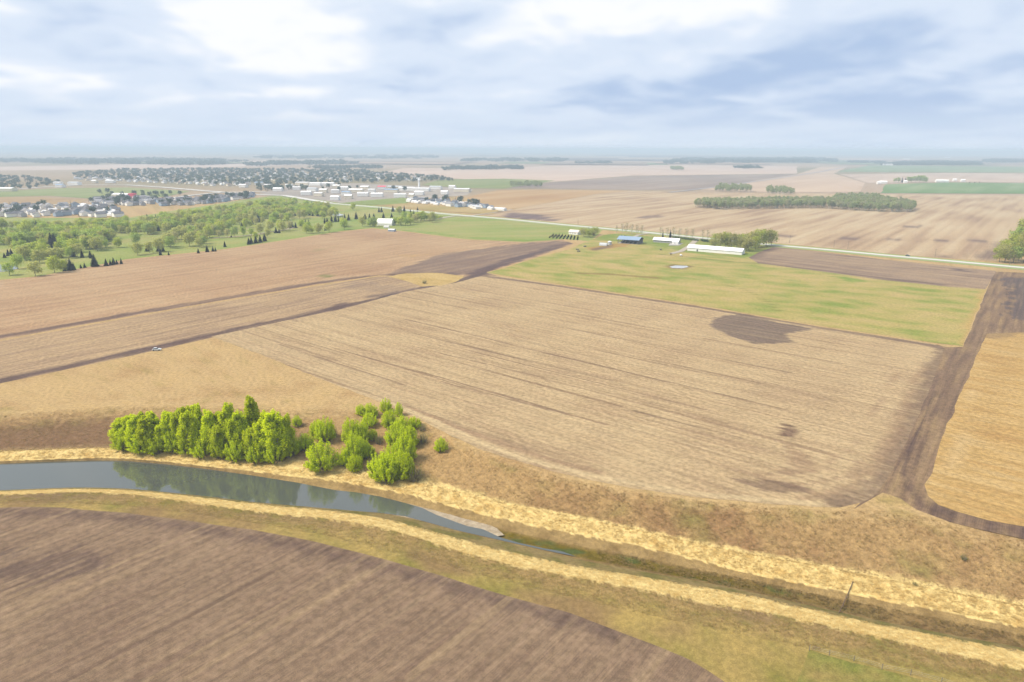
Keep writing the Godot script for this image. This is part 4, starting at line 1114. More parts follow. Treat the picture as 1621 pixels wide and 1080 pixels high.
func make_park() -> void:
	var tones := [Color(0.36, 0.46, 0.07), Color(0.42, 0.48, 0.065), Color(0.42, 0.43, 0.12), Color(0.33, 0.42, 0.10), Color(0.45, 0.43, 0.16)]
	var shapes := []
	for i in 5:
		var sh := tree_shapes("round" if i < 4 else "sparse", 300 + i, 1100 if i < 4 else 480, 0.46, tones[i])
		shapes.append(joined(sh, "bark", "leaf"))
		proto("park%d" % i, "park_tree", "tree", sh, "bark", "leaf")
	for i in 3:
		proto("spruce%d" % i, "spruce_tree", "tree", spruce_shapes(400 + i, 18, 13, Color(0.050, 0.090, 0.062) * [1.0, 1.2, 0.9][i]), "bark", "needle")
	# woods of the park, thick to thin
	var spots := []
	var zone := {}
	for a in [[[-744.5,-869.7,-608.4,-881.4,-493.4,-863.9,-454.7,-800.6,-457.1,-714.7,-502.5,-723.2,-575.9,-666.6], 9.0, "in the thick wood at the left edge of the park"], [[-613.1,-888.5,-500.8,-907.3,-476.8,-1019.3,-451.5,-1161.5,-432.3,-1315.5,-313.3,-1180,-297.9,-1120.5,-338.5,-1054.2,-392.6,-994.5,-420.2,-895,-485.6,-864.1], 11.0, "in the long wood behind the park lawns"], [[-479.9,-765.5,-461.9,-800.4,-406.3,-706.6,-420.5,-670.5], 7.5, "in the small dark-footed copse of the park"], [[-383.7,-746.8,-383.7,-814.9,-368,-867.9,-342.9,-816.2,-348.4,-737.5], 9.0, "in the belt across the middle of the park"], [[-493.4,-863.9,-444.4,-894.2,-406.6,-839.7,-444.7,-789.1], 12.0, "beside the fairway below the long wood"], [[-490.6,-677.3,-452.8,-687.1,-401.7,-654.4,-421.1,-601.6,-458,-622.1], 12.0, "around the pond at the left edge"],
		[[-448.6,-957.4,-373.1,-1042.8,-306.2,-979.7,-317.6,-883.8,-366.8,-828], 18.0, "in the open grove in the park middle"], [[-430.4,-1092.7,-307,-1155.5,-250.3,-1027.9,-327.2,-961.7], 19.0, "in the thin grove before the spruce rows"], [[-418.3,-740.7,-341.7,-769.5,-315.7,-709,-349.9,-672.3], 20.0, "along the near park edge left of centre"], [[-308,-856.1,-242.3,-939.8,-211.4,-917.1,-246.2,-806.9], 24.0, "among the spruce rows near the white hall"]]:
		for q in scatter(a[0], a[1]):
			# fairways and clearings stay open
			if N3.get_noise_2d(q.x * 0.009, q.y * 0.016) > (0.13 if a[1] < 12.0 else 0.3):
				continue
			spots.append(q)
			zone[q] = a[2]
	for a in [[-383.9, -543], [-378.1, -557.6], [-372.8, -560.7], [-420.6, -575.1], [-360.9, -655.4], [-355.8, -667.9], [-350.8, -676.5], [-339.5, -717.9], [-334.3, -737.9], [-289, -771], [-281.4, -788.1], [-232.8, -825.8], [-225.7, -845.3], [-213.5, -872.9], [-198.1, -909.9], [-143, -968.3], [-136.5, -985.9], [-132.8, -1013.3], [-113, -969.3], [-155.8, -994.1], [-336.7, -786.5], [-329.7, -792.5], [-321, -792.8], [-316, -804.8], [-308.7, -811.1], [-302.7, -823.6], [-299.5, -849.7], [-291.5, -863.5], [-406.4, -545.3], [-184.8, -910.4], [-177.1, -1081.3], [-266.3, -1157.2]]:
		spots.append(Vector2(a[0], a[1]))
	spots.sort_custom(func(a, b): return a.length() < b.length())
	var rest := [[], [], [], [], []]
	for i in spots.size():
		var q: Vector2 = spots[i]
		var k := rng.randi_range(0, 4) if N3.get_noise_2d(q.x * 0.02, q.y * 0.02) > -0.05 else rng.randi_range(0, 2)
		var h := rng.randf_range(8.0, 13.0)
		var w := h * rng.randf_range(0.8, 1.15)
		if i < 290:
			var nm := ["fresh green tree", "yellow-green tree", "olive-green tree", "dull green tree", "half-bare pale tree"]
			var where: String = zone.get(q, "standing along the edge of the harrowed field")
			plant("park%d" % k, Vector3(q.x, 0, q.y), h, w, nm[k] + " " + where, "park trees " + where)
		else:
			rest[k].append([Vector3(q.x, 0, q.y), h / 10.0, w / 10.0])
	for k in 5:
		if rest[k].size() > 0:
			multi("park_woods", shapes[k], rest[k], ["dense fresh green woods at the back of the park", "dense yellow-green woods at the back of the park", "dense olive woods at the back of the park", "dense dull green woods at the back of the park", "half-bare trees mixed into the park woods"][k], "woods")
	# spruces: x, y, z, height
	var sp := [-480.7,0,-648.4,5.4,-480.6,0,-652.4,5.4,-476,0,-636.8,4.1,-455,0,-645.1,4.2,-449,0,-653.2,6,-425.3,0,-638,7.6,-414.8,0,-642.1,7.7,-404.2,0,-638.5,6.5,-398.9,0,-642.5,5.3,-375.4,0,-569.8,7.9,-372.2,0,-569.9,8.5,-375,0,-566.8,4.7,-369.6,0,-570,5.8,-369.5,0,-579.4,3.2,-368.2,0,-582.7,3.8,-363.4,0,-589.3,9.3,-394.4,0,-634.9,4.1,-577.6,0,-834.3,12.1,-475.8,0,-704.7,12.9,-472.6,0,-704.8,12.2,-355.5,0,-592.9,5.5,-353.6,0,-596.3,4.4,-352.7,0,-599.7,5.6,-351.9,0,-603.1,3.4,-348,0,-603.2,4.5,-364.7,0,-680.5,7.5,-353.5,0,-680.8,6.3,-349.2,0,-680.9,5.6,-339.3,0,-655.9,4.8,-331.5,0,-656.1,3,-439,0,-851.9,7.7,-491,0,-947.5,6.8,-494.4,0,-947.3,5.1,-489.6,0,-931.2,5.9,-445,0,-886.8,6.4,-442.8,0,-894.2,6.5,-438,0,-894.4,8.1,-440.9,0,-909.3,8.2,-448.2,0,-886.7,5.6,-507.1,0,-981.3,7.1,-528.6,0,-998.6,6.3,-521.1,0,-971.9,5.3,-529.3,0,-946.1,4.3,-530,0,-937.9,5.1,-434.8,0,-1071.1,11.5,-445.1,0,-1226.8,11,-367.4,0,-815.4,6.7,-365.2,0,-815.5,5.9,-303.6,0,-677.7,5.6,-299.8,0,-682.2,4.4,-297.3,0,-682.2,3.8,-308.6,0,-669.1,4.3,-300.8,0,-714.1,5.3,-325.3,0,-792.7,2.9,-283.1,0,-734.2,6.1,-282.3,0,-739.3,6.8,-279.4,0,-744.5,6.8,-276.4,0,-749.8,6.9,-275.3,0,-760.5,7.7,-352.8,0,-897.2,6.5,-351.5,0,-904.8,5.7,-357.2,0,-935.8,6.8,-355.9,0,-944,5.1,-354.1,0,-960.7,10.4,-354.5,0,-969.3,6.1,-288.2,0,-836.9,6.1,-284.4,0,-837,4.6,-289.3,0,-892,7.3,-287.6,0,-899.4,6.5,-281.2,0,-892.2,6.5,-281.4,0,-914.8,6.6,-278.1,0,-914.9,6.6,-274.8,0,-915,7.5,-272.8,0,-922.8,6.7,-331.8,0,-1054.5,5.7,-312.8,0,-1065.5,5.8,-305.1,0,-1055.5,5.7,-297.5,0,-1055.8,6.7,-292.7,0,-1056,6.7,-290.7,0,-1066.3,5.8,-285.8,0,-1066.5,5.8,-281,0,-1066.7,4.8,-258.2,0,-947.4,6.9,-256.9,0,-955.8,6.1,-252.9,0,-964.3,7.8,-249.8,0,-973,7.9,-245.4,0,-973.2,6.2,-244.3,0,-990.9,6.3,-240.7,0,-991,8.1,-235.3,0,-991.2,8.1,-228.5,0,-1009.8,9.1,-215.6,0,-1010.2,7.3,-209.2,0,-1010.5,7.3,-202.8,0,-1010.7,7.3,-235.6,0,-865.3,5.5,-341,0,-1178.8,10.5,-329.3,0,-1179.3,10.6,-328.4,0,-1192.1,8.5,-216.7,0,-1123.9,7.1,-212.6,0,-1124,7.1,-192.4,0,-1030.1,6.5,-180.3,0,-1030.5,6.5,-196.2,0,-1136.3,8.2,-182,0,-1125.3,8.1,-175.9,0,-1125.5,9.1,-153.5,0,-1041.3,10.3,-148.8,0,-1041.5,8.5,-145.8,0,-1061.7,6.7,-196.1,0,-941.4,6,-193.5,0,-949.7,6,-159.2,0,-1161.8,5.2]
	for i in sp.size() / 4:
		var h: float = sp[i * 4 + 3]
		plant("spruce%d" % (i % 3), Vector3(sp[i * 4], 0, sp[i * 4 + 2]), h * 1.25, h * rng.randf_range(1.4, 1.8), "dark pointed spruce standing among the park lawns and paler trees", "park spruces")

func make_field_woods() -> void:
	# the woodlot on the striped stubble: grey stems in front, green tops
	var shapes := []
	for i in 3:
		var sh := tree_shapes("aspen", 500 + i, 560, 0.42, [Color(0.30, 0.35, 0.15), Color(0.33, 0.37, 0.16), Color(0.34, 0.34, 0.19)][i])
		shapes.append(joined(sh, "pale_bark", "leaf"))
		proto("aspen%d" % i, "aspen_tree", "tree", sh, "pale_bark", "leaf")
	var spots := scatter([322.2,-1234.1,358.4,-1196.4,429.4,-1212.3,547.8,-1230.6,591,-1181.3,622.1,-1158.5,671.9,-1160.6,702.7,-1211.2,740.8,-1295.1,734,-1372,760,-1461,679,-1456,618.3,-1350.4,524.5,-1345.9,403.3,-1309.2,355.1,-1306.9], 8.0)
	spots.sort_custom(func(a, b): return a.length() < b.length())
	var rest := [[], [], []]
	for i in spots.size():
		var q: Vector2 = spots[i]
		var h := rng.randf_range(11.0, 16.0)
		if i < 280:
			plant("aspen%d" % (i % 3), Vector3(q.x, 0, q.y), h, h * 1.0, "grey-stemmed aspen in the front of the woodlot on striped stubble", "woodlot aspens")
		else:
			rest[i % 3].append([Vector3(q.x, 0, q.y), h / 10.0, h * 0.075])
	for k in 3:
		if rest[k].size() > 0:
			multi("aspen_woods", shapes[k], rest[k], ["inner mass of the aspen woodlot, deeper green crowns", "inner mass of the aspen woodlot, lighter green crowns", "inner mass of the aspen woodlot, greyish crowns"][k], "woods")
	var groves := [[[492,-1705,516,-1682,581,-1685,615,-1820,548,-1845], "round green grove at the back of the striped stubble", 14.0], [[586,-1615,619,-1594,652,-1596,676,-1742,635,-1740], "small green grove right of the round grove", 14.0],
		[[-9,-1868,31,-1871,86,-1875,69,-1971,1,-2001], "grey-green thicket at the edge of the orange-tan field", 13.0], [[792,-3553,807,-3451,839,-3455,907,-3796,851,-3788], "tiny lone grove far out on the pale field", 14.0]]
	for g in groves:
		var s := []
		for q in scatter(g[0], 13.0):
			s.append([Vector3(q.x, 0, q.y), rng.randf_range(0.8, 1.2) * g[2] / 10.0, rng.randf_range(1.0, 1.4)])
		multi("grove", shapes[1], s, g[1], "woods")
	# farm trees
	for i in 2:
		proto("farm%d" % i, "farm_tree", "tree", tree_shapes("round", 520 + i, 1500, 0.36, [Color(0.36, 0.40, 0.065), Color(0.38, 0.37, 0.12)][i]), "bark", "leaf")
	proto("bare0", "bare_tree", "tree", tree_shapes("sparse", 530, 260, 0.34, Color(0.30, 0.27, 0.12)), "pale_bark", "leaf")
	var ft := [216.1,0,-727.9,12.7,11.3,217.3,0,-713.7,15.1,12.5,222.6,0,-713.8,15.7,12.6,227.8,0,-709.3,15.6,13.9,236.1,0,-718.9,13.2,12.7,235.6,0,-704.9,13,11.1,232.8,0,-743.3,10.2,13.1,252.2,0,-719.3,15.8,15.6,263.7,0,-729.2,16.7,17.4,272.9,0,-734.4,16.8,17.5,280.2,0,-739.5,14.2,13.3,240.5,0,-696,12.8,12.4,251.4,0,-705.3,13,11.2,210.6,0,-718.2,8.6,8.4,250.6,0,-738.7,11.5,13.1,84.3,0,-810.7,9.6,12.2,89.7,0,-804.9,8.8,10.6,95.5,0,-817.1,6.7,9.2,100,0,-829.7,8.3,10.9,237.2,0,-695.9,9,9.6]
	for i in ft.size() / 5:
		var left := i >= 15 and i < 19
		plant("farm%d" % (i % 2), Vector3(ft[i * 5], 0, ft[i * 5 + 2]), ft[i * 5 + 3], ft[i * 5 + 4], ("yellow-green tree beside the small white house at the road" if left else "yellow-green tree in the shelter belt behind the long white barn"), "farm shelter trees")
	var bare := [140.4,0,-843.7,13.1,145.6,0,-837.4,12.2,150.7,0,-831.2,12.1,156.8,0,-831.4,11.4,136,0,-850.1,11.6,177.3,0,-819.6,10.5,183.6,0,-813.7,10.4,189.8,0,-807.9,11.8,195.8,0,-802.2,11,201.9,0,-796.5,11.6,207.8,0,-790.9,11.6,128.9,0,-849.8,9.3,219.6,0,-791.3,10.8,223.9,0,-785.7,11.5]
	for i in bare.size() / 4:
		plant("bare0", Vector3(bare[i * 4], 0, bare[i * 4 + 2]), bare[i * 4 + 3], bare[i * 4 + 3] * 0.7, "slender almost bare tree in the row along the country road", "bare roadside trees")
	var fs := [173.3,0,-789.9,10.1,4.5,183.4,0,-796,11.6,6.1,261.5,0,-781.2,7.9,3.8,93,0,-835.8,9.9,3.9,96.1,0,-829.5,10.6,3.9,97.7,0,-823.4,9.8,3.1,127.5,0,-800.2,4.4,3.8,131.2,0,-800.3,4.4,3.8]
	var said := ["dark spruce behind the white-roofed farmhouse, shorter of the two", "tall dark spruce behind the white-roofed farmhouse", "single dark spruce inside the shelter belt", "dark spruce beside the small white house, first of three", "dark spruce beside the small white house, second of three", "dark spruce beside the small white house, third of three", "low dark spruce touching the blue-roofed shed, first of two", "low dark spruce touching the blue-roofed shed, second of two"]
	for i in fs.size() / 5:
		plant("spruce%d" % (i % 3), Vector3(fs[i * 5], 0, fs[i * 5 + 2]), fs[i * 5 + 3], fs[i * 5 + 4] * 1.5, said[i], "")
	# planted rows of young spruce by the small white house
	var rows := [[43.3, -797.7], [74.2, -781.4], [49.1, -821.9], [77, -804.6]]
	for j in 4:
		var p := Vector2(rows[0][0], rows[0][1]).lerp(Vector2(rows[2][0], rows[2][1]), j / 3.0)
		var q := Vector2(rows[1][0], rows[1][1]).lerp(Vector2(rows[3][0], rows[3][1]), j / 3.0)
		for i in 9:
			var s := p.lerp(q, i / 8.0)
			plant("spruce%d" % (i % 3), Vector3(s.x, 0, s.y), rng.randf_range(2.6, 4.0), 4.2, "young spruce in the planted rows by the small white house", "young planted spruces")
	# hedge along the road behind the farm
	var hedge := [[186.9, -801.9], [210, -774.2], [213.6, -774.3], [223.4, -758.5]]
	for k in 2:
		var buf := Buf.new()
		var r := RandomNumberGenerator.new()
		r.seed = 60 + k
		var a := Vector2(hedge[k * 2][0], hedge[k * 2][1])
		var b := Vector2(hedge[k * 2 + 1][0], hedge[k * 2 + 1][1])
		for i in 26:
			var p := a.lerp(b, i / 25.0) - a
			leaves(buf, r, Vector3(p.x, 1.2, p.y), Vector3(1.7, 1.5, 1.7), 46, 0.42, Color(0.075, 0.12, 0.05), 0.2, Vector3(p.x, 0.5, p.y))
		var o := put("hedge", buf.mesh(true), M.leaf, ["clipped dark green hedge along the road behind the farmhouse", "short dark green hedge along the road behind the barn"][k], "hedge")
		o.position = Vector3(a.x, 0.3, a.y)
	# trees round the house at the right edge
	var rt := [453.5,0,-632.3,12.2,11.6,455.7,0,-628.7,16.1,13,470.4,0,-644,16.5,13.4,464,0,-628.9,13.9,13.1,474.1,0,-636.5,21,14.8,473.5,0,-629.2,26.5,16.2,498.9,0,-676.6,19.7,14.1,529.6,0,-712.5,22,16.5,548.9,0,-732,27.8,20.4,497.5,0,-652.3,26.2,18.3,475.9,0,-659.7,15.7,10.6,533.5,0,-694.6,30.3,19.6]
	for i in rt.size() / 5:
		plant("farm%d" % (i % 2) if i % 4 != 3 else "park3", Vector3(rt[i * 5], 0, rt[i * 5 + 2]), rt[i * 5 + 3], rt[i * 5 + 4] * 1.15, "green tree crowding round the house at the right edge by the road", "trees round the roadside house")
	# shelter trees of the white hall
	var ht := [-158.8,0,-934.6,9.3,10.6,-150.7,0,-927,10.1,10.5,-143.9,0,-927.2,10.1,11.3,-138.3,0,-935.3,8.5,10.6,-135.7,0,-960,11.3,12.6,-131.1,0,-986.1,12.5,14.8,-125.7,0,-986.3,9.8,12.9,-119.6,0,-995.5,7.2,11.2,-112.3,0,-995.7,7.2,11.2,-106.9,0,-1014.3,4.6,9.5,-189.7,0,-917.9,5.8,8.7,-182.3,0,-910.5,6.6,7.8]
	for i in ht.size() / 5:
		plant("park%d" % (i % 2) if i != 4 else "park4", Vector3(ht[i * 5], 0, ht[i * 5 + 2]), ht[i * 5 + 3], ht[i * 5 + 4] * 1.15, "fresh green tree sheltering the white round-roofed hall", "trees round the white hall")

# ------------------------------------------------------------------ buildings
# gabled prism: roof slabs with an overhang
func gable(w: float, d: float, h: float, rise: float, over := 0.4, thick := 0.18) -> Array:
	var wall := Buf.new()
	var a := w / 2
	var b := d / 2
	wall.face(Vector3(-a, h, b), Vector3(a, h, b), Vector3(a, 0, b), Vector3(-a, 0, b))
	wall.face(Vector3(a, h, -b), Vector3(-a, h, -b), Vector3(-a, 0, -b), Vector3(a, 0, -b))
	wall.face(Vector3(a, h, b), Vector3(a, h, -b), Vector3(a, 0, -b), Vector3(a, 0, b))
	wall.face(Vector3(-a, h, -b), Vector3(-a, h, b), Vector3(-a, 0, b), Vector3(-a, 0, -b))
	wall.tri(Vector3(a, h, b), Vector3(a, h + rise - 0.05, 0), Vector3(a, h, -b))
	wall.tri(Vector3(-a, h, -b), Vector3(-a, h + rise - 0.05, 0), Vector3(-a, h, b))
	var roof := Buf.new()
	var k := rise / b
	var e := b + over
	var y := h - over * k
	for s in [1.0, -1.0]:
		var p := Vector3(-(a + over) * s, h + rise, 0)
		var q := Vector3((a + over) * s, h + rise, 0)
		var r := Vector3((a + over) * s, y, e * s)
		var t := Vector3(-(a + over) * s, y, e * s)
		var u := Vector3(0, thick, 0)
		roof.face(p + u, q + u, r + u, t + u)
		roof.face(t, r, q, p)
		roof.face(t + u, r + u, r, t)
		roof.face(q + u, q, r, r + u)
		roof.face(p, p + u, t + u, t)
	return [wall.mesh(), roof.mesh()]

func box_mesh(lo: Vector3, hi: Vector3) -> ArrayMesh:
	var b := Buf.new()
	b.box(lo, hi)
	return b.mesh()

func make_farm() -> void:
	# long white barn, its front foot from A to B
	var a := Vector2(179.3, -698.9)
	var b := Vector2(225.6, -669.8)
	var dir := (b - a).normalized()
	var nrm := Vector2(dir.y, -dir.x)
	var w := a.distance_to(b)
	var mid := (a + b) / 2 + nrm * 6.0
	var turn := -rad_to_deg(dir.angle())
	var t := thing("long_barn", Vector3(mid.x, 0.1, mid.y), turn, "long low white barn along the back of the pasture", "barn")
	var g := gable(w, 12.0, 3.4, 2.4, 0.5)
	part("wall", g[0], M.white_wall, t)
	var rf := part("roof", g[1], M.white_metal, t)
	for i in 13:
		part("roof_seam", box_mesh(Vector3(-0.05, 0, 0), Vector3(0.05, 0.06, 6.7)), M.white_metal, rf, Vector3(-w / 2 + 2.0 + i * (w - 4.0) / 12.0, 6.0, 0)).rotation.x = atan2(2.4, 6.0)
	part("door", box_mesh(Vector3(-0.7, 0, 0), Vector3(0.7, 2.1, 0.06)), M.dark_wall, t, Vector3(-w * 0.31, 0.1, 6.01))
	part("door", box_mesh(Vector3(0, 0, -1.5), Vector3(0.06, 2.8, 1.5)), M.pale_roof, t, Vector3(w / 2 + 0.01, 0.1, 0))
	for i in 6:
		part("window", box_mesh(Vector3(-0.5, 0, 0), Vector3(0.5, 0.6, 0.05)), M.pale_roof, t, Vector3(-w * 0.2 + i * w * 0.12, 1.8, 6.01))
	# blue-roofed open shed
	t = thing("open_shed", Vector3(130.5, 0.1, -757.0), -GRID + 12.0, "open-sided farm shed with a light blue metal roof", "shed")
	g = gable(24.0, 17.0, 4.6, 2.6, 0.8)
	part("roof", g[1], M.blue_metal, t)
	var back := Buf.new()
	back.box(Vector3(-11.8, 0, -8.4), Vector3(11.8, 4.6, -8.2))
	back.box(Vector3(11.6, 0, -8.2), Vector3(11.8, 4.6, 8.2))
	part("wall", back.mesh(), M.dark_wall, t)
	for i in 6:
		part("post", box_mesh(Vector3(-0.18, 0, -0.18), Vector3(0.18, 4.6, 0.18)), M.grey_wood, t, Vector3(-11.5 + i * 4.5, 0, 8.1))
	for i in 3:
		part("post", box_mesh(Vector3(-0.18, 0, -0.18), Vector3(0.18, 4.6, 0.18)), M.grey_wood, t, Vector3(-11.6, 0, -6.0 + i * 5.5))
	part("floor", box_mesh(Vector3(-11.4, 0, -8.1), Vector3(11.4, 0.1, 7.9)), M.grey_wall, t)
	# machinery under it
	for i in 4:
		var m := thing("farm_wagon", Vector3(130.5, 0.2, -757.0) + Vector3(-8.0 + i * 5.0, 0, 2.5 + i * 1.2).rotated(Vector3.UP, deg_to_rad(-GRID + 12.0)), 30.0, "dark farm wagon parked under the blue roof", "wagon", "wagons under the blue roof")
		part("body", box_mesh(Vector3(-1.6, 0.8, -1.0), Vector3(1.6, 1.9, 1.0)), M.dark_paint, m)
		for s in [[-1.1, -1.0], [-1.1, 1.0], [1.1, -1.0], [1.1, 1.0]]:
			var c := CylinderMesh.new()
			c.top_radius = 0.45
			c.bottom_radius = 0.45
			c.height = 0.25
			c.radial_segments = 12
			c.rings = 1
			part("wheel", c, M.rubber, m, Vector3(s[0], 0.45, s[1])).rotation.x = PI / 2
	# farmhouse with the white roof
	t = thing("farmhouse", Vector3(172.0, 0.1, -762.0), -28.0, "long farmhouse with a white roof and grey walls", "house")
	g = gable(28.0, 9.5, 2.9, 2.2, 0.7)
	part("wall", g[0], M.grey_wall, t)
	rf = part("roof", g[1], M.white_metal, t)
	part("chimney", box_mesh(Vector3(-0.4, 4.0, -0.4), Vector3(0.4, 6.2, 0.4)), M.brick_wall, rf, Vector3(5, 0, -1.0))
	for i in 6:
		var f := part("window", box_mesh(Vector3(-0.8, 0, 0), Vector3(0.8, 1.2, 0.05)), M.white_wall, t, Vector3(-11.5 + i * 3.6, 1.0, 4.76))
		part("pane", box_mesh(Vector3(-0.66, 0.14, 0.05), Vector3(0.66, 1.06, 0.07)), M.glass, f)
	part("door", box_mesh(Vector3(-0.5, 0, 0), Vector3(0.5, 2.1, 0.06)), M.brown_roof, t, Vector3(9.5, 0.05, 4.76))
	t = thing("garage", Vector3(179.0, 0.1, -749.5), -28.0, "small white-roofed garage in front of the farmhouse", "garage")
	g = gable(6.5, 5.5, 2.4, 1.2, 0.3)
	part("wall", g[0], M.white_wall, t)
	part("roof", g[1], M.white_metal, t)
	part("door", box_mesh(Vector3(-1.4, 0, 0), Vector3(1.4, 2.1, 0.06)), M.pale_roof, t, Vector3(0, 0.03, 2.76))
	# small white house by the road
	t = thing("white_house", Vector3(76.0, 0.1, -836.0), -35.0, "small white house by the road beside planted spruce rows", "house")
	g = gable(12.5, 8.0, 3.0, 2.2, 0.5)
	part("wall", g[0], M.white_wall, t)
	part("roof", g[1], mat(Color(0.62, 0.54, 0.50), 0.8), t)
	for i in 3:
		var f := part("window", box_mesh(Vector3(-0.7, 0, 0), Vector3(0.7, 1.1, 0.05)), M.white_metal, t, Vector3(-4 + i * 3.4, 1.0, 4.01))
		part("pane", box_mesh(Vector3(-0.55, 0.12, 0.05), Vector3(0.55, 0.98, 0.07)), M.glass, f)
	# round-roofed steel sheds in the cattle yard
	var said := ["low rounded grey steel shelter in the cattle yard", "small light grey steel bin beside the rounded shelter"]
	var at := [Vector3(98.0, 0.1, -735.0), Vector3(105.5, 0.1, -741.0)]
	t = thing("steel_shelter", at[0], -20.0, said[0], "shelter")
	part("shell", vault(8.0, 5.0, 3.0), M.grey_metal, t)
	part("door", box_mesh(Vector3(0, 0, -1.2), Vector3(0.06, 2.2, 1.2)), M.dark_wall, t, Vector3(4.01, 0, 0))
	t = thing("steel_bin", at[1], 0.0, said[1], "bin")
	var cy := CylinderMesh.new()
	cy.top_radius = 2.2
	cy.bottom_radius = 2.2
	cy.height = 3.4
	part("drum", cy, M.grey_metal, t, Vector3(0, 1.7, 0))
	cy = CylinderMesh.new()
	cy.top_radius = 0.3
	cy.bottom_radius = 2.4
	cy.height = 1.1
	part("roof", cy, M.pale_roof, t, Vector3(0, 3.95, 0))
	# feeders and troughs seen as dark specks
	var specks := [[66.8, -700.5], [66.9, -687.2], [77, -724.2], [152.9, -702.8], [156.5, -672.3], [164.6, -664.2]]
	var told := ["dark feed trough at the edge of the cattle yard", "long low feed trough below the cattle yard", "dark hay feeder beside the dirt of the cattle yard", "dark feed bunk in front of the farmhouse lawn", "dark feed bunk on the line below the barn", "small white trailer below the barn drive"]
	for i in specks.size():
		var m := thing("feeder" if i < 5 else "trailer", Vector3(specks[i][0], 0.1, specks[i][1]), 20.0 * i, told[i], "feeder" if i < 5 else "trailer")
		part("box", box_mesh(Vector3(-1.6, 0.4, -0.6), Vector3(1.6, 1.3, 0.6)), M.grey_wood if i < 5 else M.white_metal, m)
		for s in [-1.2, 1.2]:
			part("leg", box_mesh(Vector3(-0.1, 0, -0.5), Vector3(0.1, 0.4, 0.5)), M.grey_wood, m, Vector3(s, 0, 0))
	# house at the right edge
	t = thing("roadside_house", Vector3(512.0, 0.1, -668.0), -30.0, "pale house hidden among trees at the right edge", "house")
	g = gable(11.0, 8.0, 3.4, 2.4, 0.5)
	part("wall", g[0], M.white_wall, t)
	part("roof", g[1], M.pale_roof, t)

func vault(len: float, w: float, h: float) -> ArrayMesh:
	var b := Buf.new()
	var n := 12
	for i in n:
		var a0 := PI * i / n
		var a1 := PI * (i + 1) / n
		var p := Vector3(-len / 2, sin(a0) * h, cos(a0) * w / 2)
		var q := Vector3(-len / 2, sin(a1) * h, cos(a1) * w / 2)
		var e := Vector3(len, 0, 0)
		b.face(q, q + e, p + e, p)
		b.tri(Vector3(-len / 2, 0, 0), q, p)
		b.tri(Vector3(len / 2, 0, 0), p + e, q + e)
	return b.mesh()

func make_hall() -> void:
	var p := [-171,-926.3,-150.6,-861.1,-163.9,-896.1]
	var t := thing("round_roofed_hall", Vector3(p[0], 0.1, p[1] - 5.0), -8.0, "white round-roofed hall at the corner of the park", "hall")
	part("shell", vault(21.0, 15.0, 6.6), M.white_metal, t, Vector3(0, 2.0, 0))
	part("wall", box_mesh(Vector3(-10.4, 0, -7.4), Vector3(10.4, 2.02, 7.4)), M.white_wall, t)
	part("door", box_mesh(Vector3(-2, 0, 0), Vector3(2, 3.6, 0.06)), M.grey_metal, t, Vector3(10.52, 0, 2.0)).rotation.y = PI / 2
	t = thing("utility_shed", Vector3(p[2], 0.1, p[3] + 2.0), -20.0, "low grey shed at the corner of the harrowed field", "shed")
	var g := gable(8.5, 5.0, 2.0, 1.0, 0.3)
	part("wall", g[0], M.blue_wall, t)
	part("roof", g[1], M.pale_roof, t)
	t = thing("utility_shed", Vector3(p[4], 0.1, p[5]), -10.0, "small pale shed between the white hall and the grey shed", "shed")
	g = gable(6.5, 3.5, 1.9, 0.9, 0.3)
	part("wall", g[0], M.white_wall, t)
	part("roof", g[1], M.pale_roof, t)

# ------------------------------------------------------------------ town
func two(a: Array, wall: Material, roof: Material) -> ArrayMesh:
	var m := ArrayMesh.new()
	for i in 2:
		m.add_surface_from_arrays(Mesh.PRIMITIVE_TRIANGLES, (a[i] as ArrayMesh).surface_get_arrays(0))
		m.surface_set_material(i, [wall, roof][i])
	return m

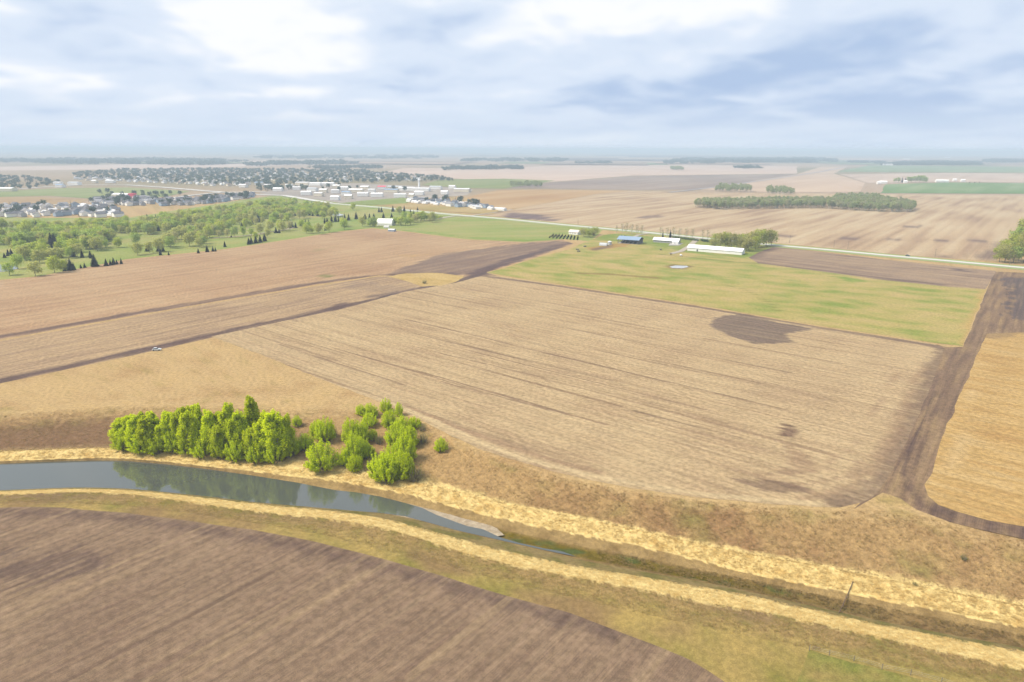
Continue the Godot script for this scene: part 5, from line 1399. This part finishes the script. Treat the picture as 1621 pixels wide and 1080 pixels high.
func make_town() -> void:
	var kinds := [[two(gable(15, 11, 5.6, 3.0), M.white_wall, M.grey_roof), "white house with a grey roof"], [two(gable(13, 10, 4.6, 2.8), M.cream_wall, M.brown_roof), "cream house with a brown roof"], [two(gable(14, 10, 5.4, 3.2), M.grey_wall, M.dark_roof), "grey house with a dark roof"],
		[two(gable(16, 10, 3.6, 2.4), M.white_wall, M.pale_roof), "white bungalow with a pale roof"], [two(gable(13, 11, 5.8, 3.2), M.blue_wall, M.dark_roof), "blue-grey house with a dark roof"], [two(gable(15, 11, 5.0, 3.0), M.white_wall, M.dark_roof), "white house with a dark roof"]]
	var zones := [[[-795.9,-997.8,-728.6,-1019.3,-582.5,-1024.9,-615.9,-1085.2,-684.3,-1189.3,-793.5,-1224.7,-849.3,-1208.4,-916.9,-1153.7], 22.0, "in the near housing estate behind the park", [0, 2, 5, 3, 4], 100],
		[[-750,-1226.7,-684.6,-1229.7,-568.8,-1221.2,-614.9,-1322.4,-771,-1436,-828,-1378], 19.0, "in the estate round the red-topped building", [2, 5, 0, 4], 40],
		[[-585.9,-1234.2,-555.4,-1309.5,-534,-1430,-577,-1548,-626,-1463,-641.5,-1353.8], 18.0, "in the dark-treed estate below the junction", [2, 4, 5], 30],
		[[-209.1,-1342.4,-127.2,-1255.3,-43.9,-1166.7,-11.9,-1155.9,-85.4,-1316.6,-153.8,-1395.6,-209.3,-1428.6], 17.0, "in the trailer-home park by the road", [3, 0, 3, 4], 50],
		[[-1380,-2213,-1031,-2034,-668,-1794,-750,-2018,-1076,-2334,-1358,-2467,-1495,-2400], 38.0, "along the near edge of the far town", [0, 3, 1, 5], 45],
		[[-1388,-2522,-791,-2132,-489,-2156,-207,-2265,-287,-2627,-545,-2868,-1048,-3228,-1682,-3062], 52.0, "between the trees of the far town", [0, 3, 1, 0], 40]]
	var more := [[], [], [], [], [], []]
	for z in zones:
		var spots := scatter(z[0], z[1], 0.42)
		spots.sort_custom(func(a, b): return a.length() < b.length())
		for i in range(z[4], spots.size()):
			more[z[3][i % z[3].size()]].append([Vector3(spots[i].x, 0.5, spots[i].y), rng.randf_range(0.6, 0.85), rng.randf_range(0.65, 0.9)])
		for i in mini(spots.size(), z[4]):
			var k: Array = kinds[z[3][rng.randi() % z[3].size()]]
			var o := put("town_house", k[0], null, k[1] + " " + z[2], "house", "", "houses " + z[2])
			o.position = Vector3(spots[i].x, 0.5, spots[i].y)
			o.rotation_degrees.y = -GRID + (90.0 if rng.randf() < 0.4 else 0.0) + rng.randf_range(-8, 8)
			o.scale = Vector3.ONE * rng.randf_range(0.85, 1.15) * (0.72 if z[1] < 17.5 else 0.82)
	for k in 6:
		if more[k].size() > 0:
			multi("town_roofs", kinds[k][0], more[k], "mass of small " + ["white and grey-roofed", "cream and brown-roofed", "grey dark-roofed", "white pale-roofed", "blue-grey dark-roofed", "white dark-roofed"][k] + " houses filling the far town", "houses")
	# works, stores and sheds: x, z, width, then depth, height, wall, roof
	var works := [-585,-1830,21.4,-586,-1959,49.2,-542,-1928,40.8,-510,-1930,44.4,-455,-1808,22.5,-531,-1719,23.3,-479,-1671,29,-440,-1624,21.8,-407,-1603,21.5,-367,-1539,23.5,-365,-1629,40.2,-329,-1631,20,-353,-1385,21.2,-335,-1422,19,-322,-1500,28.4,-329,-1760,24.9,-297,-1762,43,-258,-1710,48.1,-219,-1687,47.3,-283,-1634,40,-207,-1548,24.6,-236,-1465,31.6,-212,-1466,12.4,-153,-1572,19,-155,-1799,20.1,-120,-1668,46.5,-194,-1768,36.3,-560,-1666,26.1,-638,-1826,25.1,-707,-1950,26.9,-702,-1822,21.7,-415,-1494,23,-454,-1534,26.7,-288,-1481,30.8,-803,-1434,45.7,-1242,-1911,25.3,-1199,-1914,37.7,-1207,-2021,17.4,-1163,-2024,30.3,-1159,-1791,23.7,-1182,-1628,48.4,-308,-2257,25.3,-416,-1727,23,-371,-1757,26.6]
	var roofs := ["white_metal", "pale_roof", "white_metal", "white_metal", "white_metal", "pale_roof", "grey_metal", "white_metal", "pale_roof", "blue_metal"]
	for i in works.size() / 3:
		var w: float = works[i * 3 + 2] * 0.8
		var red := i == 15
		var g := gable(w, clampf(w * 0.55, 14.0, 40.0), 6.5 if w < 50 else 8.0, 2.0, 0.3)
		var m := two(g, M.white_wall if i % 3 != 1 else M.cream_wall, M.red_roof if red else M[roofs[i % 10]])
		var roof_words := ["white-roofed", "pale-roofed", "white-roofed", "white-roofed", "white-roofed", "pale-roofed", "grey-roofed", "white-roofed", "pale-roofed", "blue-roofed"]
		var lab := "red-roofed store among the white industrial sheds"
		if not red:
			var nth := 0
			for j in works.size() / 3:
				if j != 15 and j != i and (j < 34 or j > 41) and not (j in [20, 25]) and roof_words[j % 10] == roof_words[i % 10] and float(works[j * 3]) / works[j * 3 + 1] > float(works[i * 3]) / works[i * 3 + 1]:
					nth += 1
			lab = "%s industrial shed, %s from left of its kind in the town yards" % [roof_words[i % 10], ordinal(nth)]
		if i == 34:
			lab = "long white arena roof beside the red-topped building"
		elif i == 41:
			lab = "grey long shed at the left edge by the highway"
		elif i > 34 and i < 41:
			lab = "white shed along the highway at the left of town, %s of six" % ordinal([0, 2, 3, 4, 5, 1][i - 35])
		elif i == 20:
			lab = "cream block-shaped store near the trailer homes"
		elif i == 25:
			lab = "longest white shed at the right end of the yards"
		var o := put("industrial_shed", m, null, lab, "shed", "", "" if red or i in [20, 25, 34, 41] else "industrial sheds")
		o.position = Vector3(works[i * 3], 0.6, works[i * 3 + 1])
		o.rotation_degrees.y = rng.randf_range(-12, 4)
	# red-topped building in the estate
	var rp := [-774,-1417]
	var t := thing("red_building", Vector3(rp[0], 0.5, rp[1]), -10.0, "bright red block with a flat top in the estate", "building")
	part("wall", box_mesh(Vector3(-6, 0, -5), Vector3(6, 9, 5)), M.red_roof, t)
	part("roof", box_mesh(Vector3(-6.2, 9.0, -5.2), Vector3(6.2, 9.5, 5.2)), M.red_roof, t)
	# water tower
	var wp := [-244,-1823]
	t = thing("water_tower", Vector3(wp[0], 0.5, wp[1]), 0.0, "slim white water tower rising behind the yards", "tower")
	var c := CylinderMesh.new()
	c.top_radius = 2.2
	c.bottom_radius = 2.6
	c.height = 17.0
	part("shaft", c, M.white_metal, t, Vector3(0, 8.5, 0))
	c = CylinderMesh.new()
	c.top_radius = 3.0
	c.bottom_radius = 2.6
	c.height = 5.0
	part("tank", c, M.white_metal, t, Vector3(0, 19.5, 0))
	c = CylinderMesh.new()
	c.top_radius = 0.4
	c.bottom_radius = 3.0
	c.height = 1.4
	part("roof", c, M.white_metal, t, Vector3(0, 22.7, 0))
	# farmsteads out on the right
	var fb := [1143,-2160,20.4,1108,-2118,11.1,1237,-2207,9.4,1376,-2260,22,1398,-2261,14.8,1486,-2357,10.3,1485,-2312,12.7,2537,-4773,60,5985,-9736,84.6,4264,-7653,64.8]
	var say := ["white farmhouse at the edge of the green crop field", "small white shed left of that farmhouse", "small white shed before the spruce windbreak", "long white shed beyond the green crop field", "white shed beyond the green crop field, second of four", "white shed beyond the green crop field, third of four", "white shed beyond the green crop field, fourth of four", "long white barn far off below the blue woods", "tiny white farm near the horizon", "tiny white farm beside the blue woods"]
	for i in fb.size() / 3:
		var w: float = fb[i * 3 + 2]
		var g := gable(w, clampf(w * 0.5, 8.0, 30.0), 5.0 + w * 0.05, 2.6)
		var o := put("farm_building", two(g, M.white_wall, M.white_metal), null, say[i], "farm building")
		o.position = Vector3(fb[i * 3], 0.7, fb[i * 3 + 1])
		o.rotation_degrees.y = rng.randf_range(-15, 0)
	# trees of the town
	var dark := joined(tree_shapes("round", 700, 260, 0.95, Color(0.055, 0.090, 0.065)), "bark", "leaf")
	var mid := joined(tree_shapes("round", 701, 260, 0.95, Color(0.11, 0.145, 0.085)), "bark", "leaf")
	var con := joined(spruce_shapes(702, 8, 7, Color(0.03, 0.055, 0.045)), "bark", "needle")
	var trees := [[], [], []]
	var areas := [[[-1435,-2303,-689,-1853,-463,-2040,-183,-2223,-281,-2568,-559,-2942,-695,-3270,-1078,-3321,-1459,-3375,-1776,-3234,-1731,-2744], 31.0], [[-1475,-1610,-1182,-1705,-1294,-2014,-1553,-2292,-1775,-2428,-2178,-2390], 30.0], [[-795.9,-997.8,-728.6,-1019.3,-582.5,-1024.9,-615.9,-1085.2,-684.3,-1189.3,-793.5,-1224.7,-849.3,-1208.4,-916.9,-1153.7], 46.0], [[-750,-1226.7,-568.8,-1221.2,-527,-1412,-577,-1548,-645,-1388,-771,-1436,-828,-1378], 27.0], [[-203,-1342.7,-23.4,-1205.5,-86.4,-1332.3,-153.8,-1395.6], 27.0], [[-603,-1639,-516,-1720,-549,-1832,-670,-1824], 22.0], [[-905,-1508,-720,-1439,-689,-1500,-793,-1558,-928,-1572], 30.0], [[-593,-1592,-387,-1702,-166,-1641,-440,-1935,-656,-1855], 70.0]]
	for a in areas:
		for q in scatter(a[0], a[1], 0.9):
			var k := 0 if rng.randf() < 0.5 else (1 if rng.randf() < 0.55 else 2)
			trees[k].append(q)
	for k in 3:
		var list: Array = trees[k]
		list.sort_custom(func(a, b): return a.length() < b.length())
		var rest := []
		for i in list.size():
			var h := rng.randf_range(7.0, 12.0)
			if i < 95:
				var o := put(["town_tree", "town_tree", "town_spruce"][k], [dark, mid, con][k], null, ["dark leafless-looking tree between the nearest town houses", "grey-green budding tree between the nearest town houses", "dark spruce between the nearest town houses"][k], "tree", "", "trees between the town houses")
				o.position = Vector3(list[i].x, 0.4, list[i].y)
				o.rotation.y = rng.randf() * TAU
				o.scale = Vector3(h * 0.1, h * 0.1, h * 0.1)
			else:
				rest.append([Vector3(list[i].x, 0.4, list[i].y), h / 10.0 * 0.9, h / 10.0 * 1.15])
		multi("town_woods", [dark, mid, con][k], rest, ["dark tree mass over the far town", "grey-green tree mass over the far town", "spruces mixed through the far town"][k], "woods")

# ------------------------------------------------------------------ far land
func make_far_land() -> void:
	var clump := Buf.new()
	var r := RandomNumberGenerator.new()
	r.seed = 9
	for i in 16:
		leaves(clump, r, Vector3(r.randf_range(-22, 22), r.randf_range(4, 9), r.randf_range(-22, 22)), Vector3(7, 5, 7), 26, 2.0, Color(0.05, 0.075, 0.045), 0.25, Vector3(0, 0, 0))
	var cm := clump.mesh(true)
	cm.surface_set_material(0, M.leaf)
	var woods := [[[2514,-4769,3228,-4882,4057,-6184,3853,-6445,3122,-5735], 55.0, "blue-looking wood behind the far green crop field"], [[-1021,-3431,-681,-3586,-750,-3957,-1088,-3774], 60.0, "thin dark wood behind the pinkish field"], [[-332,-3314,46,-3568,53,-4074,-308,-3756], 60.0, "blue-green wood right of the far town"],
		[[-1473,-3992,-1028,-4560,-1298,-5148,-1605,-4462], 110.0, "far blue wood above the town"], [[-3181,-4374,-1769,-4098,-1942,-5270,-2741,-5989,-3672,-5767,-3747,-5157], 150.0, "long blue wood below the horizon at the left"], [[1006,-4712,2751,-5931,3707,-8495,1799,-7497], 150.0, "long blue wood below the horizon at the right"], [[424,-4806,688,-4851,762,-5546,486,-5248], 80.0, "small blue-green wood in the middle distance"],
		[[1234,-3839,1361,-3856,1458,-4133,1322,-4114], 50.0, "short line of trees on the pale field"], [[3942,-5886,5190,-6117,6574,-7757,4944,-7390], 120.0, "dark blue wood at the right edge"], [[-2373,-6446,-685,-6871,-1057,-9737,-3142,-8983], 260.0, "faint wooded rise under the horizon"], [[-407,-5581,434,-5483,535,-6767,-419,-6540], 170.0, "faint wood in the middle under the horizon"], [[2700,-5657,2739,-5199,3164,-6011,3023,-6277], 90.0, "faint wood left of the blue wood"]]
	for w in woods:
		var s := []
		for q in scatter(w[0], w[1]):
			s.append([Vector3(q.x, 0.3, q.y), rng.randf_range(0.8, 1.4) * (1.0 if w[1] < 100 else 1.5), rng.randf_range(0.9, 1.6) * (1.0 if w[1] < 100 else 1.8)])
		multi("far_woods", cm, s, w[2], "woods")
	# windbreak of the farmstead beyond the green field
	var wb := [1227.4,0,-2248.2,11.8,1238,0,-2249,13.8,1250.7,0,-2250,17.7,1261.3,0,-2250.8,17.7,1271.9,0,-2251.6,15.8,1282.5,0,-2252.4,15.8,1295.3,0,-2253.4,17.7,1308,0,-2254.4,19.7,1320.8,0,-2255.4,19.7,1301.7,0,-2212.1,17.4,1450.7,0,-2223.4,5.8,1467.5,0,-2224.7,5.8,1484.4,0,-2226,5.8]
	for i in wb.size() / 4:
		plant("spruce%d" % (i % 3) if i in [2, 3] or i > 9 else "park3", Vector3(wb[i * 4], 0.5, wb[i * 4 + 2]), wb[i * 4 + 3], wb[i * 4 + 3] * 1.0, "dark tree in the windbreak of the farm beyond the green crop", "windbreak trees")
	# patchwork of fields out to the horizon
	var fr := RandomNumberGenerator.new()
	fr.seed = 31
	var tones := [[240, 210, 186], [226, 194, 168], [160, 170, 120], [186, 164, 140], [226, 200, 168], [140, 150, 116], [150, 132, 122]]
	var k := 0
	for i in 70:
		var d := lerpf(4600.0, 24000.0, pow(fr.randf(), 1.4))
		var x := fr.randf_range(-0.85, 0.85) * d
		var w := fr.randf_range(500, 1500) * (0.6 + d / 14000.0)
		var h := fr.randf_range(350, 900) * (0.7 + d / 9000.0)
		var t: Array = tones[fr.randi() % tones.size()]
		var a := Vector2(w, 0).rotated(deg_to_rad(GRID - 28.0)) * 0.5
		var b := Vector2(0, h).rotated(deg_to_rad(GRID - 30.0)) * 0.5
		var c0 := Vector2(x, -d)
		var p := PackedVector2Array([c0 - a - b, c0 + a - b, c0 + a + b, c0 - a + b])
		var c := tint(t[0], t[1], t[2])
		var y := 1.2 + k * 0.06
		put("distant_field", sheet(p, y, deg_to_rad(GRID), 240.0, 90.0, Vector2(99, 99), func(_p): return c, 0.0), M.plain, "distant field strip in the hazy patchwork below the horizon", "field", "structure", "distant fields")
		k += 1
	# low rises on the horizon
	for a in [[-9000.0, -24000.0, 9000.0, 70.0], [-3200.0, -26000.0, 5000.0, 115.0], [9500.0, -22000.0, 6000.0, 75.0], [-17000.0, -21000.0, 5000.0, 65.0]]:
		var buf := Buf.new()
		var n := 48
		var m := 8
		for j in m + 1:
			for i in n + 1:
				var u := float(i) / n * 2.0 - 1.0
				var v := float(j) / m * 2.0 - 1.0
				var p := Vector3(a[0] + u * a[2], 0, a[1] + v * 2200.0)
				p.y = a[3] * exp(-u * u * 3.2) * (1.0 - v * v) * (0.8 + 0.4 * N1.get_noise_2d(u * 2.0, v + a[0])) - 3.0
				buf.v.append(p)
				buf.n.append(Vector3.UP)
				buf.c.append(bend(tint(150, 140, 110), tint(92, 104, 78), 0.5 + N2.get_noise_2d(u * 5.0, v * 2.0)))
		for j in m:
			for i in n:
				var q := j * (n + 1) + i
				for x in [q, q + 1, q + n + 1, q + n + 1, q + 1, q + n + 2]:
					buf.ix.append(x)
		finish_normals(buf, 0)
		put("hill", buf.mesh(true), M.plain, "low wooded rise on the hazy horizon", "hill", "structure", "hills on the horizon")

# ------------------------------------------------------------------ small things
func car(at: Vector3, turn: float, label: String, paint: Material) -> void:
	var t := thing("parked_car" if paint == M.silver_paint else "car", at, turn, label, "car")
	var b := Buf.new()
	var prof := [[-2.1, 0.45, 0.72], [-2.0, 0.35, 0.92], [-0.9, 0.3, 1.0], [0.9, 0.3, 0.98], [1.9, 0.32, 0.86], [2.15, 0.45, 0.7]]
	for i in prof.size() - 1:
		var p: Array = prof[i]
		var q: Array = prof[i + 1]
		b.face(Vector3(p[0], p[2], -0.82), Vector3(q[0], q[2], -0.82), Vector3(q[0], q[2], 0.82), Vector3(p[0], p[2], 0.82))
		b.face(Vector3(p[0], p[2], 0.82), Vector3(q[0], q[2], 0.82), Vector3(q[0], q[1], 0.88), Vector3(p[0], p[1], 0.88))
		b.face(Vector3(q[0], q[2], -0.82), Vector3(p[0], p[2], -0.82), Vector3(p[0], p[1], -0.88), Vector3(q[0], q[1], -0.88))
	for s in [0, 5]:
		var p: Array = prof[s]
		b.face(Vector3(p[0], p[2], -0.82), Vector3(p[0], p[2], 0.82), Vector3(p[0], p[1], 0.88), Vector3(p[0], p[1], -0.88))
	part("body", b.mesh(), paint, t)
	b = Buf.new()
	var lo := [-1.75, 0.75]
	var hi := [-1.3, 0.1]
	for s in [1.0, -1.0]:
		b.face(Vector3(hi[0], 1.42, 0.62 * s), Vector3(hi[1], 1.42, 0.62 * s), Vector3(lo[1], 0.95, 0.78 * s), Vector3(lo[0], 0.95, 0.78 * s))
	b.face(Vector3(hi[1], 1.42, 0.62), Vector3(hi[1], 1.42, -0.62), Vector3(lo[1], 0.95, -0.78), Vector3(lo[1], 0.95, 0.78))
	b.face(Vector3(hi[0], 1.42, -0.62), Vector3(hi[0], 1.42, 0.62), Vector3(lo[0], 0.95, 0.78), Vector3(lo[0], 0.95, -0.78))
	part("window", b.mesh(), M.glass, t)
	part("roof", box_mesh(Vector3(-1.34, 1.42, -0.64), Vector3(0.14, 1.47, 0.64)), paint, t)
	for s in [[-1.35, -0.8], [-1.35, 0.8], [1.3, -0.8], [1.3, 0.8]]:
		var c := CylinderMesh.new()
		c.top_radius = 0.33
		c.bottom_radius = 0.33
		c.height = 0.22
		c.radial_segments = 14
		c.rings = 1
		part("wheel", c, M.rubber, t, Vector3(s[0], 0.33, s[1])).rotation.x = PI / 2

func make_small_things() -> void:
	var p := [385.6,-663.5,-181.7,-334.7]
	car(Vector3(p[0], 0.6, p[1]), -GRID, "dark car driving on the country road", M.dark_paint)
	car(Vector3(p[2], 0.02, p[3]), 12.0, "small pale grey car left in the dry meadow by the dirt track", M.silver_paint)
	# utility poles along the road
	var poles := [339.8,0,-721.6,6,350.2,0,-712.5,5.9,452.8,0,-617.9,5.7,408.8,0,-658.1,5.4,308.4,0,-760.9,6.3,89.8,0,-943.2,6,41.6,0,-992.4,5.4]
	for i in poles.size() / 4:
		var t := thing("utility_pole", Vector3(poles[i * 4], 0.1, poles[i * 4 + 2]), -GRID, "slim grey utility pole beside the country road, %s from the right" % ordinal([4, 3, 0, 1, 2, 5, 6][i] if i != 4 else 4).replace("first", "first"), "pole", "utility poles along the road")
		t.set_meta("label", "slim grey utility pole along the country road, " + ["third from the pasture trees", "fourth from the pasture trees", "beside the right-hand roadside house", "behind the dark car", "by the shelter belt", "behind the small white house", "behind the smooth green field"][i])
		var b := Buf.new()
		b.tube(Vector3(0, -0.3, 0), Vector3(0, 8.5, 0), 0.16, 0.11, 7)
		part("post", b.mesh(), M.grey_wood, t)
		part("crossarm", box_mesh(Vector3(-0.06, 7.8, -1.1), Vector3(0.06, 7.95, 1.1)), M.grey_wood, t)
	# wire fence by the paddock corner: its posts, with wires
	var fp := [61.9,-119,65.4,-117.6,69.7,-116,74.2,-113.7,79.1,-112.2,83.9,-110.1,90.2,-106.6]
	var f := thing("wire_fence", Vector3(fp[0], 0, fp[1]), 0.0, "thin post and wire fence along the green paddock corner", "fence")
	for i in fp.size() / 2:
		var q := Vector3(fp[i * 2] - fp[0], 0, fp[i * 2 + 1] - fp[1])
		var b := Buf.new()
		b.tube(Vector3(0, -0.4, 0), Vector3(0.03, 1.35, 0.02), 0.075, 0.06, 6)
		part("post", b.mesh(), M.grey_wood, f, q)
		if i > 0:
			var o := Vector3(fp[i * 2 - 2] - fp[0], 0, fp[i * 2 - 1] - fp[1])
			for y in [0.5, 0.85, 1.2]:
				b = Buf.new()
				b.tube(o + Vector3(0, y, 0), q + Vector3(0, y, 0), 0.012, 0.012, 3)
				part("wire", b.mesh(), M.grey_metal, f)
	# brown rail fence across the ditch
	var r0 := Vector3(86.4,-5.6,-149.7)
	var r1 := Vector3(75.8,-6.4,-136.1)
	var t := thing("rail_fence", r0, 0.0, "rusty brown rail fence crossing the dry ditch", "fence")
	var n := 7
	for i in n:
		var q := (r1 - r0) * (float(i) / (n - 1))
		q.y -= sin(PI * i / (n - 1)) * 0.6
		var b := Buf.new()
		b.tube(q + Vector3(0, -0.6, 0), q + Vector3(0, 0.75, 0), 0.08, 0.07, 6)
		part("post", b.mesh(), M.wood, t)
		if i > 0:
			var o := (r1 - r0) * (float(i - 1) / (n - 1))
			o.y -= sin(PI * (i - 1) / (n - 1)) * 0.6
			for y in [0.3, 0.6]:
				b = Buf.new()
				b.tube(o + Vector3(0, y, 0), q + Vector3(0, y, 0), 0.06, 0.06, 5)
				part("rail", b.mesh(), M.wood, t)

# ------------------------------------------------------------------ standing grass
func tuft(seed_: int, blades: int, lean: float) -> ArrayMesh:
	var r := RandomNumberGenerator.new()
	r.seed = seed_
	var b := Buf.new()
	for i in blades:
		var a := r.randf() * TAU
		var foot := Vector3(r.randf_range(-0.45, 0.45), -0.1, r.randf_range(-0.45, 0.45))
		var tip := foot + Vector3(cos(a) * lean, r.randf_range(0.6, 1.1), sin(a) * lean)
		var s := Vector3(-sin(a), 0, cos(a)) * 0.07
		var k := b.v.size()
		for p in [foot - s, tip, foot + s]:
			b.v.append(p)
			b.n.append(((s * 2.0).cross(tip - foot + s).normalized() + Vector3(0, 0.8, 0)).normalized())
			b.ix.append(b.v.size() - 1)
		k += 0
	return b.mesh()

func grass_on(called: String, label: String, la: int, lb: int, n: int, hi: float, cols: Array, t0: float, t1: float, seed_: int, amp: float, mesh: Mesh) -> void:
	var r := RandomNumberGenerator.new()
	r.seed = seed_
	var mm := MultiMesh.new()
	mm.transform_format = MultiMesh.TRANSFORM_3D
	mm.use_colors = true
	mm.mesh = mesh
	var a: PackedVector3Array = L3[la]
	var b: PackedVector3Array = L3[lb]
	var xf := []
	var cc := []
	while xf.size() < n:
		var f := r.randf_range(4.0 if la != 3 else a.size() * 0.56, a.size() - 5.0)
		var i := int(f)
		var t := r.randf_range(t0, t1)
		var p := a[i].lerp(a[i + 1], f - i).lerp(b[i].lerp(b[i + 1], f - i), clampf(t, 0.0, 1.0))
		var g := N2.get_noise_2d(p.x * 0.25, p.z * 0.25)
		if g + 0.55 < r.randf() * 0.6:
			continue
		p.y += (N1.get_noise_2d(p.x * 0.16, p.z * 0.16) * 1.6 + N2.get_noise_2d(p.x * 0.55, p.z * 0.55)) * amp * sin(PI * clampf(t, 0.0, 1.0))
		var s := hi * r.randf_range(0.55, 1.2) * (0.9 + g * 0.3)
		xf.append(Transform3D(Basis(Vector3.UP, r.randf() * TAU).scaled(Vector3(s * 1.1, s, s * 1.1)), p))
		var c: Color = cols[r.randi() % cols.size()]
		cc.append(c * r.randf_range(0.85, 1.12))
	mm.instance_count = xf.size()
	for i in xf.size():
		mm.set_instance_transform(i, xf[i])
		mm.set_instance_color(i, Color(minf(cc[i].r, 1), minf(cc[i].g, 1), minf(cc[i].b, 1)))
	var o := MultiMeshInstance3D.new()
	o.name = numbered(called)
	o.multimesh = mm
	o.material_override = M.blade
	add_child(o)
	tag(o, label, "grass", "", "stuff")

func make_grass() -> void:
	var m := StandardMaterial3D.new()
	m.vertex_color_use_as_albedo = true
	m.roughness = 0.9
	m.metallic_specular = 0.15
	m.backlight_enabled = true
	m.backlight = Color(0.7, 0.7, 0.7)
	M["blade"] = m
	var t1 := tuft(1, 14, 1.5)
	var t2 := tuft(2, 12, 1.6)
	var straw := [tint(252, 226, 158, 0.58), tint(246, 214, 140, 0.58), tint(234, 196, 122, 0.58)]
	grass_on("reed_grass", "tall straw-coloured dead grass on the far bank", 5, 6, 17000, 0.26, straw, 0.1, 1.08, 5, 0.13, t1)
	grass_on("reed_grass", "short straw-coloured dead grass on the near bank", 1, 2, 14000, 0.24, straw, -0.05, 1.05, 6, 0.10, t1)
	grass_on("slope_grass", "tufted brown dead grass on the slope", 6, 7, 30000, 0.24, [tint(218, 180, 124), tint(206, 166, 116), tint(226, 190, 132), tint(196, 160, 112), tint(196, 176, 108)], 0.0, 0.97, 7, 0.17, t2)
	grass_on("verge_grass", "tufted yellow-green grass below the near straw band", 0, 1, 12000, 0.24, [tint(216, 186, 118), tint(186, 170, 98), tint(200, 166, 114)], 0.0, 1.0, 8, 0.10, t2)
	grass_on("bed_grass", "olive and tan weeds along the ditch bed", 3, 4, 4000, 0.26, [tint(186, 156, 104), tint(166, 146, 86), tint(200, 168, 114)], 0.0, 1.0, 9, 0.10, t2)
